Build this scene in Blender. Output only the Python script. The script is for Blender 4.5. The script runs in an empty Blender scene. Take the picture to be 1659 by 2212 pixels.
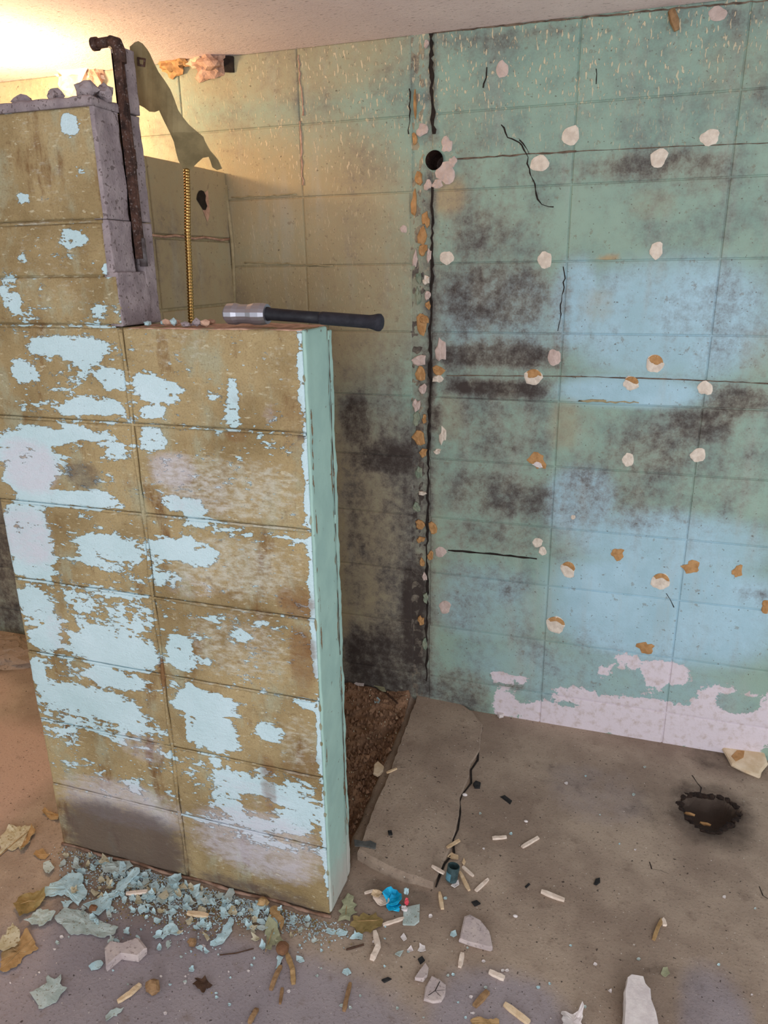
import bpy, bmesh, math, random
import numpy as np
from mathutils import Vector, Matrix, noise as mn

random.seed(7)
rng = np.random.default_rng(7)
SC = bpy.context.scene
COL = SC.collection

# ------------------------------------------------------------------ camera
CAM_F, CAM_YAW, CAM_PITCH, CAM_ROLL = 1600.0, 0.32458, 0.31869, 0.01504
CAM_P = np.array([0.58935, -1.29162, 1.50573])
IW, IH = 1659.0, 2212.0
WY = 0.973          # plane of the back wall
CEIL = 2.115        # ceiling height


def cam_axes():
    cy, sy, cp, sp = math.cos(CAM_YAW), math.sin(CAM_YAW), math.cos(CAM_PITCH), math.sin(CAM_PITCH)
    w = np.array([-sy * cp, cy * cp, -sp])
    r = np.array([cy, sy, 0.0])
    d = np.cross(w, r)
    c, s = math.cos(CAM_ROLL), math.sin(CAM_ROLL)
    return c * r + s * d, -s * r + c * d, w


AX_R, AX_D, AX_W = cam_axes()
cam = bpy.data.cameras.new('camera')
cam.sensor_fit = 'VERTICAL'
cam.sensor_height = 36.0
cam.lens = 36.0 * CAM_F / IH
cam.clip_start = 0.05
camo = bpy.data.objects.new('camera', cam)
COL.objects.link(camo)
M = Matrix.Identity(4)
for i in range(3):
    M[i][0], M[i][1], M[i][2], M[i][3] = AX_R[i], -AX_D[i], -AX_W[i], CAM_P[i]
camo.matrix_world = M
SC.camera = camo

# ------------------------------------------------------------------ sky, daylight, exposure
SC.view_settings.view_transform = 'Standard'
SC.view_settings.look = 'None'
SC.view_settings.gamma = 1.0
SC.view_settings.use_curve_mapping = False
SC.view_settings.exposure = -0.12
world = bpy.data.worlds.new('daylight sky')
SC.world = world
world.use_nodes = True
bg = world.node_tree.nodes['Background']
bg.inputs['Color'].default_value = (0.93, 0.96, 1.0, 1)
bg.inputs['Strength'].default_value = 1.27


def area_light(name, loc, target, sx, sy, power, colour):
    l = bpy.data.lights.new(name, 'AREA')
    l.shape = 'RECTANGLE'
    l.size, l.size_y, l.energy, l.color = sx, sy, power, colour
    o = bpy.data.objects.new(name, l)
    COL.objects.link(o)
    o.location = loc
    o.rotation_euler = (Vector(target) - Vector(loc)).to_track_quat('-Z', 'Y').to_euler()
    return o


# daylight through the wide doorway behind the photographer
area_light('doorway_daylight', (1.3, -4.4, 1.25), (0.1, 0.6, 0.9), 1.2, 1.5, 84.0, (0.95, 0.97, 1.0))


# ------------------------------------------------------------------ helpers
def lin(r, g, b):
    def f(c):
        c /= 255.0
        return c / 12.92 if c <= 0.04045 else ((c + 0.055) / 1.055) ** 2.4
    return (f(r), f(g), f(b), 1.0)


def ray(x, y):
    return AX_W + (x - IW / 2) / CAM_F * AX_R + (y - IH / 2) / CAM_F * AX_D


def on_z(x, y, z=0.0):
    v = ray(x, y); s = (z - CAM_P[2]) / v[2]
    return CAM_P + s * v


def on_y(x, y, Y=WY):
    v = ray(x, y); s = (Y - CAM_P[1]) / v[1]
    return CAM_P + s * v


def on_x(x, y, X):
    v = ray(x, y); s = (X - CAM_P[0]) / v[0]
    return CAM_P + s * v


class NT:
    """small node-graph writer"""
    def __init__(self, name, rough=0.85, spec=0.25):
        self.m = bpy.data.materials.new(name)
        self.m.use_nodes = True
        self.t = self.m.node_tree
        self.b = self.t.nodes['Principled BSDF']
        self.b.inputs['Roughness'].default_value = rough
        self.b.inputs['Specular IOR Level'].default_value = spec
        self.pos = self.t.nodes.new('ShaderNodeNewGeometry').outputs['Position']

    def put(self, sock, v):
        if isinstance(v, bpy.types.NodeSocket):
            self.t.links.new(v, sock)
        else:
            sock.default_value = v

    def vec(self, sx=1, sy=1, sz=1, rot=(0, 0, 0), src=None):
        n = self.t.nodes.new('ShaderNodeMapping')
        n.inputs['Scale'].default_value = (sx, sy, sz)
        n.inputs['Rotation'].default_value = rot
        self.t.links.new(src or self.pos, n.inputs['Vector'])
        return n.outputs['Vector']

    def noise(self, scale, detail=5, rough=0.55, vec=None, dist=0.0):
        n = self.t.nodes.new('ShaderNodeTexNoise')
        n.inputs['Scale'].default_value = scale
        n.inputs['Detail'].default_value = detail
        n.inputs['Roughness'].default_value = rough
        n.inputs['Distortion'].default_value = dist
        self.t.links.new(vec or self.pos, n.inputs['Vector'])
        return n.outputs['Fac']

    def voro(self, scale, vec=None, feature='F1'):
        n = self.t.nodes.new('ShaderNodeTexVoronoi')
        n.feature = feature
        n.inputs['Scale'].default_value = scale
        self.t.links.new(vec or self.pos, n.inputs['Vector'])
        return n.outputs['Distance']

    def attr(self, name):
        n = self.t.nodes.new('ShaderNodeAttribute')
        n.attribute_name = name
        return n.outputs['Fac']

    def math(self, op, a, b=0.0, c=None):
        n = self.t.nodes.new('ShaderNodeMath')
        n.operation = op
        self.put(n.inputs[0], a); self.put(n.inputs[1], b)
        if c is not None:
            self.put(n.inputs[2], c)
        return n.outputs[0]

    def step(self, x, lo, hi, to0=0.0, to1=1.0):
        n = self.t.nodes.new('ShaderNodeMapRange')
        n.interpolation_type = 'SMOOTHSTEP'
        self.put(n.inputs['Value'], x)
        n.inputs['From Min'].default_value = lo
        n.inputs['From Max'].default_value = hi
        n.inputs['To Min'].default_value = to0
        n.inputs['To Max'].default_value = to1
        return n.outputs['Result']

    def mix(self, f, a, b):
        n = self.t.nodes.new('ShaderNodeMix')
        n.data_type = 'RGBA'
        self.put(n.inputs[0], f); self.put(n.inputs[6], a); self.put(n.inputs[7], b)
        return n.outputs[2]

    def jit(self, x, n, amp):
        """x + (n-0.5)*amp"""
        return self.math('ADD', x, self.math('MULTIPLY', self.math('SUBTRACT', n, 0.5), amp))

    def finish(self, colour, height=None, strength=0.5, dist=0.004, rough=None):
        self.put(self.b.inputs['Base Color'], colour)
        if rough is not None:
            self.put(self.b.inputs['Roughness'], rough)
        if height is not None:
            n = self.t.nodes.new('ShaderNodeBump')
            n.inputs['Strength'].default_value = strength
            n.inputs['Distance'].default_value = dist
            self.put(n.inputs['Height'], height)
            self.t.links.new(n.outputs['Normal'], self.b.inputs['Normal'])
        return self.m


# ------------------------------------------------------------------ materials
def mat_pier():
    t = NT('flaking_blue_paint', 0.8)
    st = t.vec(0.75, 1, 1.7)
    n1 = t.noise(11, 9, 0.66, st, 0.5)
    n2 = t.noise(55, 7, 0.62, st)
    n3 = t.noise(260, 4, 0.6)
    nb = t.noise(3.5, 5, 0.6)
    nc = t.noise(7.5, 7, 0.65, t.vec(1.6, 1, 0.6))
    sub = t.mix(t.step(nb, 0.34, 0.62), lin(138, 118, 82), lin(176, 156, 116))
    sub = t.mix(t.step(t.noise(9, 6, .62, t.vec(1.3, 1, .8)), .5, .66, 0, .75), sub, lin(166, 164, 138))
    sub = t.mix(t.step(nc, 0.54, 0.70), sub, lin(120, 88, 54))
    sub = t.mix(t.step(t.noise(19, 6, 0.7), 0.60, 0.74, 0, 0.75), sub, lin(196, 190, 168))
    sub = t.mix(t.math('MULTIPLY', t.step(n3, 0.45, 0.75), 0.35), sub, lin(96, 72, 46))
    pale = t.mix(t.math('MULTIPLY', t.step(t.math('ADD', t.attr('pale'), t.math('MULTIPLY', t.math('SUBTRACT', n2, .5), 1.5)), .3, .85), .74), sub, lin(203, 203, 192))
    paint = t.mix(t.step(nb, 0.3, 0.7), lin(184, 210, 216), lin(202, 224, 232))
    paint = t.mix(t.step(n2, 0.58, 0.78, 0, .35), paint, lin(160, 186, 182))
    f = t.jit(t.jit(t.attr('blue'), n1, 2.1), n2, 1.25)
    mask = t.step(f, 0.475, 0.535)
    # sprinkles of paint left in the bare plaster
    spr = t.math('MULTIPLY', t.step(t.noise(75, 3, 0.5, st), 0.665, 0.69), t.step(t.attr('blue'), 0.02, 0.3))
    mask = t.math('MAXIMUM', mask, spr)
    sk = t.noise(52, 7, .68, t.vec(.6, 1, 1.4, (0, -.45, 0)))
    pale = t.mix(t.step(sk, .57, .70, 0, .5), pale, lin(108, 82, 54))
    pale = t.mix(t.step(t.noise(85, 4, .55, t.vec(.55, 1, 1.5, (0, -.45, 0))), .61, .68, 0, .6), pale, lin(206, 198, 172))
    c = t.mix(mask, pale, paint)
    lav = t.step(t.jit(t.jit(t.attr('haze'), n1, .8), n2, .7), 0.35, 0.95, 0, 0.72)
    c = t.mix(lav, c, lin(206, 203, 214))
    rust = t.step(t.jit(t.attr('rust'), n1, 1.0), 0.4, 0.95, 0, .75)
    c = t.mix(rust, c, lin(120, 78, 44))
    dk = t.step(t.jit(t.jit(t.attr('mould'), n1, .8), n2, .6), 0.35, 1.0, 0, 0.85)
    c = t.mix(dk, c, lin(92, 78, 74))
    h = t.math('ADD', t.math('MULTIPLY', mask, 0.45), t.math('ADD', t.math('MULTIPLY', n2, 0.6), t.math('MULTIPLY', n3, 0.45)))
    h = t.math('ADD', h, t.math('MULTIPLY', sk, -.5))
    return t.finish(c, h, 0.9, 0.005)


def mat_wall():
    t = NT('mouldy_painted_block', 0.75, 0.3)
    n1 = t.noise(6, 9, 0.66)
    n2 = t.noise(38, 8, 0.65)
    n3 = t.noise(210, 5, 0.6)
    run = t.noise(16, 6, 0.6, t.vec(1.0, 1, 0.16))
    teal = t.mix(t.step(n1, .35, .65), lin(147, 172, 158), lin(132, 159, 149))
    sky = t.mix(t.step(n1, .35, .65), lin(158, 192, 206), lin(172, 206, 222))  # blue paint, tinted bluer for the skylight low on the wall
    c = t.mix(t.step(t.jit(t.attr('hue'), n1, .4), 0.1, 0.9), teal, sky)
    tan = t.mix(n2, lin(164, 146, 112), lin(182, 164, 128))
    c = t.mix(t.step(t.jit(t.jit(t.attr('tan'), n1, .5), n2, .3), 0.1, 0.95), c, tan)
    c = t.mix(t.step(run, .5, .75, 0, .3), c, lin(176, 178, 172))
    # fine dark pin spots in the paint
    c = t.mix(t.step(t.noise(120, 2, .5), .70, .735, 0, .7), c, lin(84, 72, 60))
    c = t.mix(t.step(t.noise(46, 4, .6), .64, .70, 0, .45), c, lin(120, 104, 84))
    m = t.attr('mould')
    mj = t.math('ADD', t.jit(t.jit(t.jit(m, n1, 1.3), n2, 1.25), run, .5), t.math('MULTIPLY', t.math('SUBTRACT', n3, .5), .5))
    gate = t.step(m, 0.0, 0.2)
    film = t.step(mj, -0.05, 0.85, 0, 0.85)
    c = t.mix(t.math('MULTIPLY', film, gate), c, t.mix(t.step(n1, .4, .6), lin(128, 118, 108), lin(112, 108, 106)))
    core = t.step(mj, 0.42, 1.15, 0, 0.93)
    c = t.mix(t.math('MULTIPLY', core, gate), c, lin(58, 48, 45))
    eff = t.step(t.jit(t.jit(t.attr('salt'), n1, 1.5), n2, 1.2), 0.46, 0.54)
    eff = t.math('MULTIPLY', eff, t.step(t.attr('salt'), .02, .2))
    c = t.mix(eff, c, t.mix(t.step(n2, .46, .74), lin(218, 208, 216), lin(190, 174, 170)))
    # cream drips and flecks of the stippled coat near the ceiling
    fl = t.noise(105, 2, 0.5, t.vec(1.6, 1, 0.5, (0, 0.5, 0)))
    flm = t.math('MULTIPLY', t.step(fl, .605, .65), t.attr('fleck'))
    c = t.mix(t.math('MULTIPLY', flm, .7), c, lin(226, 205, 172))
    h = t.math('ADD', t.math('MULTIPLY', n2, .4), t.math('MULTIPLY', n3, .5))
    h = t.math('ADD', h, t.math('MULTIPLY', flm, 1.4))
    h = t.math('ADD', h, t.math('MULTIPLY', eff, -0.3))
    return t.finish(c, h, 0.6, 0.003)


def mat_simple(name, c1, c2, scale=30, rough=0.85, bump=0.4, dist=0.003, spots=None, stretch=None, spec=0.25):
    t = NT(name, rough, spec)
    v = t.vec(*stretch) if stretch else None
    n = t.noise(scale, 7, 0.62, v)
    c = t.mix(t.step(n, .33, .67), c1, c2)
    if spots:
        c = t.mix(t.step(t.noise(scale * 4, 3, .5), .60, .66, 0, .85), c, spots)
    h = t.math('ADD', n, t.math('MULTIPLY', t.noise(scale * 5, 4, .6), .5))
    return t.finish(c, h, bump, dist)


def mat_ceiling():
    t = NT('combed_ceiling_plaster', 0.9)
    v = t.vec(1.0, 2.6, 1, (0, 0, 0.5))
    n1 = t.noise(46, 7, .66, v)
    n2 = t.noise(150, 4, .6, v)
    c = t.mix(t.step(t.noise(4, 5, .6), .35, .65), lin(242, 222, 218), lin(232, 211, 208))
    c = t.mix(t.step(t.noise(60, 3, .5, v), .62, .69, 0, .6), c, lin(134, 108, 96))
    c = t.mix(t.step(n2, .6, .7, 0, .3), c, lin(166, 146, 136))
    h = t.math('ADD', n1, t.math('MULTIPLY', n2, .7))
    return t.finish(c, h, .9, .004)


def mat_floor():
    t = NT('worn_concrete', 0.82)
    n1 = t.noise(3.2, 8, .62)
    n2 = t.noise(17, 8, .66)
    n3 = t.noise(140, 5, .65)
    brown = t.mix(t.step(n1, .36, .64), lin(142, 124, 110), lin(172, 154, 137))
    grey = t.mix(t.step(n1, .36, .64), lin(142, 133, 138), lin(156, 146, 149))
    c = t.mix(t.step(t.jit(t.jit(t.attr('grey'), n1, .6), n2, .4), .2, .8), brown, grey)
    c = t.mix(t.step(t.jit(t.jit(t.attr('pink'), n1, .6), n2, .3), .2, .8), c, lin(184, 158, 144))
    c = t.mix(t.step(n2, .55, .72, 0, .5), c, lin(118, 100, 88))
    c = t.mix(t.step(n3, .55, .70, 0, .6), c, lin(92, 78, 70))
    c = t.mix(t.step(t.noise(95, 2, .4), .70, .73, 0, .8), c, lin(54, 46, 42))
    c = t.mix(t.step(t.noise(150, 2, .4, t.vec(1, 1, 1, (0, 0, 1))), .725, .75, 0, .8), c, lin(214, 204, 196))
    dk = t.step(t.jit(t.jit(t.attr('mould'), n1, .5), n2, .7), .15, .95, 0, .93)
    dk = t.math('MULTIPLY', dk, t.step(t.attr('mould'), .02, .2))
    c = t.mix(dk, c, lin(62, 50, 44))
    dirt = t.step(t.jit(t.attr('dirt'), n2, .5), .4, .6)
    dc = t.mix(t.step(n2, .35, .65), lin(126, 98, 78), lin(168, 132, 104))
    dc = t.mix(t.step(n3, .5, .7, 0, .5), dc, lin(80, 58, 44))
    c = t.mix(dirt, c, dc)
    h = t.math('ADD', t.math('MULTIPLY', n2, .5), t.math('MULTIPLY', n3, .4))
    h = t.math('ADD', h, t.math('MULTIPLY', t.math('MULTIPLY', n2, dirt), 3.0))
    return t.finish(c, h, .85, .005)


MP = mat_pier()
MW = mat_wall()
MC = mat_ceiling()
MF = mat_floor()
M_mortar = mat_simple('joint_mortar_teal', lin(112, 128, 112), lin(146, 152, 132), 40)
M_olive = mat_simple('joint_mortar_olive_pale', lin(150, 138, 106), lin(176, 162, 130), 40)
M_mortar_dark = mat_simple('scar_mortar', lin(50, 40, 36), lin(104, 88, 74), 60, bump=1.0, dist=.006)
M_pier_mortar = mat_simple('joint_mortar_olive', lin(116, 104, 70), lin(158, 164, 146), 26, stretch=(1, 1, .5))
M_raw = mat_simple('raw_grey_block', lin(132, 120, 124), lin(158, 146, 148), 30, bump=.9, dist=.004, spots=lin(96, 84, 84))
M_bed = mat_simple('peach_mortar_bed', lin(206, 168, 146), lin(164, 130, 112), 45, bump=.9, dist=.004)
M_green = mat_simple('sage_green_paint', lin(150, 182, 172), lin(162, 192, 184), 12, rough=.6, bump=.25, spots=None)
M_dab = mat_simple('white_adhesive', lin(226, 214, 200), lin(204, 190, 176), 60)
M_tan = mat_simple('tan_paper_face', lin(164, 122, 78), lin(188, 146, 100), 55)
M_pink = mat_simple('pinkish_plaster', lin(206, 186, 178), lin(184, 164, 156), 45)
M_lip = mat_simple('brown_lip', lin(74, 60, 52), lin(120, 104, 90), 40)
M_dark = mat_simple('black_crack', lin(30, 24, 22), lin(46, 38, 34), 60)
M_rust = mat_simple('rusted_iron', lin(44, 31, 28), lin(86, 60, 50), 55, rough=.6, bump=.7, spots=lin(112, 102, 100))
M_zinc = mat_simple('weathered_zinc', lin(104, 100, 102), lin(70, 60, 60), 50, rough=.5, bump=.4)
M_flap = mat_simple('backlit_old_sheet', lin(122, 108, 78), lin(150, 134, 98), 18, rough=.7, bump=.2)
M_brass = NT('brass_hose', .28, .5)
M_brass.b.inputs['Metallic'].default_value = 1.0
M_brass = M_brass.finish(lin(186, 150, 92))
M_steel = NT('worn_steel', .38, .5)
M_steel.b.inputs['Metallic'].default_value = 0.85
M_steel = M_steel.finish(lin(168, 168, 178))
M_black = mat_simple('black_fibreglass', lin(26, 26, 32), lin(36, 36, 42), 80, rough=.5, bump=.15)
M_flake = mat_simple('flake_blue', lin(166, 196, 204), lin(190, 216, 222), 40, spots=lin(140, 150, 146))
M_flake2 = mat_simple('flake_grey_blue', lin(160, 174, 170), lin(184, 196, 194), 40, spots=lin(132, 128, 112))
M_flake3 = mat_simple('flake_cream', lin(196, 190, 168), lin(176, 166, 136), 40, spots=lin(140, 120, 84))
M_leaf = mat_simple('dry_tan_leaf', lin(152, 122, 82), lin(178, 146, 104), 50)
M_leaf2 = mat_simple('dry_sage_leaf', lin(142, 144, 116), lin(164, 164, 134), 50)
M_leaf3 = mat_simple('dry_olive_leaf', lin(126, 108, 66), lin(150, 128, 84), 50)
M_wood = mat_simple('pale_wood', lin(222, 198, 166), lin(200, 170, 134), 60, stretch=(1, 1, 1))
M_wood2 = mat_simple('white_wood', lin(232, 216, 202), lin(214, 194, 178), 60)
M_wood3 = mat_simple('brown_wood', lin(158, 126, 92), lin(128, 98, 70), 60)
M_twig = mat_simple('dark_twig', lin(62, 44, 36), lin(84, 62, 48), 80)
M_shard = mat_simple('grey_plaster', lin(196, 182, 178), lin(178, 164, 164), 40, spots=lin(150, 136, 132))
M_white = mat_simple('white_plaster', lin(226, 218, 216), lin(206, 196, 196), 40)
M_cream = mat_simple('cream_tile', lin(224, 206, 180), lin(206, 182, 150), 30)
M_blk = mat_simple('black_scrap', lin(30, 30, 32), lin(52, 50, 50), 60)
M_slate = mat_simple('slate_scrap', lin(78, 80, 80), lin(98, 100, 98), 60)
M_teal = mat_simple('dark_teal_card', lin(48, 66, 68), lin(66, 86, 90), 60, rough=.6)
M_tealblue = mat_simple('blue_card', lin(70, 120, 140), lin(96, 140, 156), 60, rough=.6)
M_foil = mat_simple('bright_blue_foil', lin(0, 150, 200), lin(30, 178, 222), 60, rough=.3, bump=.2)
M_red = mat_simple('red_foil', lin(206, 60, 80), lin(220, 96, 104), 60, rough=.35, bump=.2)
M_berry = mat_simple('brown_husk', lin(104, 72, 52), lin(128, 92, 66), 60)
M_drain = mat_simple('drain_crust', lin(34, 24, 21), lin(62, 46, 38), 70, bump=1.2, dist=.008)
M_litter = mat_simple('crumbled_paint', lin(150, 166, 170), lin(184, 200, 206), 60, spots=lin(120, 108, 92))


# ------------------------------------------------------------------ object makers
def tag(o, label=None, cat=None, group=None, kind=None):
    if label: o['label'] = label
    if cat: o['category'] = cat
    if group: o['group'] = group
    if kind: o['kind'] = kind
    return o


def empty(name, loc):
    o = bpy.data.objects.new(name, None)
    COL.objects.link(o)
    o.location = loc
    o.empty_display_size = 0.05
    return o


def world_loc(o):
    v = Vector((0, 0, 0))
    while o is not None:
        v = v + o.location
        o = o.parent
    return v


def obj(name, verts, faces, mat, parent=None, attrs=None, smooth=False, org=None):
    """one mesh object from world-space vertices, its origin at the base of its box"""
    v = np.asarray(verts, float)
    if org is None:
        lo, hi = v.min(0), v.max(0)
        org = np.array([(lo[0] + hi[0]) / 2, (lo[1] + hi[1]) / 2, lo[2]])
    me = bpy.data.meshes.new(name)
    me.from_pydata([tuple(p) for p in (v - org)], [], faces)
    me.update()
    mats = mat if isinstance(mat, (list, tuple)) else [mat]
    for m in mats:
        me.materials.append(m)
    for k, a in (attrs or {}).items():
        at = me.attributes.new(k, 'FLOAT', 'POINT')
        at.data.foreach_set('value', np.asarray(a, np.float32))
    if smooth:
        me.polygons.foreach_set('use_smooth', [True] * len(me.polygons))
    o = bpy.data.objects.new(name, me)
    COL.objects.link(o)
    if parent is not None:
        o.parent = parent
        o.location = Vector(org) - world_loc(parent)
    else:
        o.location = Vector(org)
    return o


class MB:
    """collects pieces of one mesh"""
    def __init__(self):
        self.v, self.f, self.mi = [], [], []

    def add(self, v, f, mi=0):
        n = len(self.v)
        self.v += [tuple(p) for p in v]
        self.f += [tuple(i + n for i in q) for q in f]
        self.mi += [mi] * len(f)
        return self

    def box(self, x0, x1, y0, y1, z0, z1, mi=0, jit=0.0):
        v = [(x, y, z) for z in (z0, z1) for y in (y0, y1) for x in (x0, x1)]
        if jit:
            v = [tuple(c + random.uniform(-jit, jit) for c in p) for p in v]
        return self.add(v, [(0, 2, 3, 1), (4, 5, 7, 6), (0, 1, 5, 4), (2, 6, 7, 3), (0, 4, 6, 2), (1, 3, 7, 5)], mi)

    def tube(self, pts, radii, n=10, mi=0, cap=True):
        pts = [Vector(p) for p in pts]
        if not isinstance(radii, (list, tuple)):
            radii = [radii] * len(pts)
        rings, up = [], Vector((0.31, 0.2, 0.93)).normalized()
        for i, p in enumerate(pts):
            t = (pts[min(i + 1, len(pts) - 1)] - pts[max(i - 1, 0)]).normalized()
            a = t.cross(up)
            if a.length < 1e-4: a = t.cross(Vector((1, 0, 0)))
            a.normalize(); b = t.cross(a)
            rings.append([p + radii[i] * (math.cos(2 * math.pi * k / n) * a + math.sin(2 * math.pi * k / n) * b) for k in range(n)])
        v = [q for r in rings for q in r]
        f = [(i * n + k, i * n + (k + 1) % n, (i + 1) * n + (k + 1) % n, (i + 1) * n + k) for i in range(len(pts) - 1) for k in range(n)]
        if cap:
            f += [tuple(range(n))[::-1], tuple((len(pts) - 1) * n + k for k in range(n))]
        return self.add(v, f, mi)

    def build(self, name, mat, parent=None, smooth=False, bevel=0.0):
        o = obj(name, self.v, self.f, mat, parent, smooth=smooth)
        if isinstance(mat, (list, tuple)):
            o.data.polygons.foreach_set('material_index', self.mi)
        bm = bmesh.new(); bm.from_mesh(o.data)
        if bevel:
            bmesh.ops.bevel(bm, geom=list(bm.edges), offset=bevel, segments=2, affect='EDGES', profile=.6)
        bmesh.ops.recalc_face_normals(bm, faces=bm.faces)
        bm.to_mesh(o.data); bm.free()
        return o


def vnoise(x, y, s, seed=0):
    return np.array([mn.noise(Vector((a * s, b * s, seed * 7.3))) for a, b in zip(np.ravel(x), np.ravel(y))]).reshape(np.shape(x))


def block_mesh(name, u0, u1, v0, v1, frame, depth, cell, mat, parent, fields=None, edge=0.005, amp=0.0012, seed=0, prof=None):
    """a masonry unit: dense face with rounded, slightly chipped arrises and sides running back into the wall.
    frame(u, v, n) -> world point, n measured inwards from the face plane"""
    def rows(a, b):
        k = max(2, int(round((b - a - 2 * edge) / cell)))
        return np.concatenate([[a, a + edge * .3, a + edge * .65], np.linspace(a + edge, b - edge, k + 1), [b - edge * .65, b - edge * .3, b]])
    U, V = rows(u0, u1), rows(v0, v1)
    uu, vv = np.meshgrid(U, V)
    e = np.minimum(np.minimum(uu - u0, u1 - uu), np.minimum(vv - v0, v1 - vv)) / edge
    e = np.clip(e, 0, 1)
    n = edge * .75 * (1 - np.sqrt(np.clip(1 - (1 - e) ** 2, 0, 1)))
    n = n + amp * vnoise(uu, vv, 14, seed) + amp * .7 * vnoise(uu, vv, 45, seed + 3)
    if prof is not None:
        n = n + prof(uu, vv)
    nu, nv = len(U), len(V)
    P = frame(uu.ravel(), vv.ravel(), n.ravel())
    idx = np.arange(nu * nv).reshape(nv, nu)
    F = [(int(idx[j, i]), int(idx[j, i + 1]), int(idx[j + 1, i + 1]), int(idx[j + 1, i])) for j in range(nv - 1) for i in range(nu - 1)]
    ring = list(idx[0, :]) + list(idx[1:, -1]) + list(idx[-1, -2::-1]) + list(idx[-2:0:-1, 0])
    ru, rv = uu.ravel()[ring], vv.ravel()[ring]
    B = frame(ru, rv, np.full(len(ring), depth))
    n0 = nu * nv
    m = len(ring)
    for k in range(m):
        k2 = (k + 1) % m
        F.append((int(ring[k2]), int(ring[k]), n0 + k, n0 + k2))
    F.append(tuple(range(n0 + m - 1, n0 - 1, -1)))
    PP = np.vstack([P, B])
    at = {}
    if fields:
        au = np.concatenate([uu.ravel(), ru]); av = np.concatenate([vv.ravel(), rv])
        for k, fn in fields.items():
            at[k] = fn(au, av)
    o = obj(name, PP, F, mat, parent, at)
    bm = bmesh.new(); bm.from_mesh(o.data)
    bmesh.ops.recalc_face_normals(bm, faces=bm.faces)
    for f in bm.faces:
        f.smooth = len(f.verts) == 4
    bm.to_mesh(o.data); bm.free()
    return o


class Field:
    """a stain map on a wall: soft ellipses in wall coordinates (metres)"""
    def __init__(self, plane, items, base=0.0, power=2.6):
        self.e, self.base, self.p = [], base, power
        for it in items:
            x0, x1, y0, y1, val = it[:5]
            a = plane((x0 + x1) / 2, (y0 + y1) / 2)
            b, c = plane(x0, (y0 + y1) / 2), plane(x1, (y0 + y1) / 2)
            d, g = plane((x0 + x1) / 2, y0), plane((x0 + x1) / 2, y1)
            self.e.append((a[0], a[2] if plane is not FLOOR else a[1],
                           abs(c[0] - b[0]) / 2, abs(g[2] - d[2]) / 2 if plane is not FLOOR else abs(g[1] - d[1]) / 2, val))

    def __call__(self, u, v):
        out = np.full(np.shape(u), float(self.base))
        for cu, cv, ru, rv, val in self.e:
            d = (np.abs((u - cu) / ru) ** self.p + np.abs((v - cv) / rv) ** self.p) ** (1 / self.p)
            w = np.clip((1.45 - d) / .9, 0, 1)
            w = w * w * (3 - 2 * w)
            out = np.where(val >= 0, np.maximum(out, w * val), out * (1 - w * min(1.0, -val)))
        return out


FRONT = lambda x, y: on_y(x, y, 0.0)
BACK = lambda x, y: on_y(x, y, WY)
FLOOR = lambda x, y: on_z(x, y, 0.0)

# ================================================================== SETTING
# ------------------------------------------------------------------ back wall of stacked blocks
XJ = [-2.42, -2.02, -1.62, -1.22, -0.82, -0.42, -0.02, 0.385, 0.785, 1.185, 1.585, 1.985]
ZT = [CEIL] + [CEIL - 0.2 * k for k in range(1, 11)] + [-0.06]
mould = Field(BACK, [
    (1245, 1590, 325, 390, .72), (1440, 1600, 350, 420, .5), (960, 1120, 440, 560, .55), (945, 1215, 560, 715, .72),
    (1040, 1130, 430, 520, .5), (960, 1205, 735, 800, .85), (945, 1010, 740, 800, .8), (950, 1205, 816, 865, .78),
    (940, 1190, 870, 1005, .5), (950, 1200, 1012, 1125, .66), (950, 1180, 1120, 1200, .5), (1480, 1670, 830, 900, .9),
    (1440, 1600, 860, 960, .8), (1300, 1520, 910, 1040, .6), (1190, 1450, 960, 1150, .46), (1230, 1420, 1020, 1120, .5),
    (732, 805, 850, 970, 1.0), (735, 925, 945, 1030, .9), (745, 800, 1050, 1210, .75), (735, 920, 860, 1340, .6), (905, 940, 740, 960, 1.0), (960, 1205, 735, 800, 1.0), (950, 1205, 816, 862, 1.0), (860, 930, 1200, 1490, 1.1),
    (735, 930, 1320, 1600, .92), (800, 905, 1040, 1250, .42), (735, 800, 1210, 1330, .6), (905, 960, 860, 930, .95),
    (915, 945, 60, 1490, .6), (930, 1250, 66, 100, .5), (640, 660, 118, 560, .3), (1195, 1235, 560, 850, .55),
    (935, 1060, 1440, 1545, .62), (1060, 1140, 1462, 1490, .6), (1200, 1280, 1490, 1512, .55), (780, 900, 750, 850, .35),
    (1080, 1165, 780, 820, .5), (1235, 1560, 335, 355, .6), (1580, 1660, 1270, 1300, .5), (1120, 1300, 1340, 1440, .22),
    (1180, 1240, 1180, 1215, .35), (935, 1160, 1210, 1340, .25), (480, 1000, 100, 240, .2), (940, 1215, 400, 1200, .42), (1210, 1680, 850, 1150, .34), (1210, 1680, 330, 420, .3), (1240, 1680, 390, 560, .2), (930, 1200, 1195, 1400, .3), (1500, 1680, 560, 830, .28), (720, 920, 700, 900, .3), (1560, 1680, 10, 60, .4),
    (-80, 60, 980, 1420, .75), (1000, 1240, 340, 420, .3), (1580, 1680, 640, 830, .3), (1280, 1360, 545, 560, .3),
    # cleaner places
    (1200, 1525, 822, 882, -1), (1180, 1450, 1215, 1330, -.9), (1150, 1195, 1200, 1380, -.7), (500, 720, 300, 640, -.8), (1240, 1680, 1180, 1420, -.5), (1600, 1680, 100, 300, .3), (1100, 1180, 90, 160, .0),
], base=.16)
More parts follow.
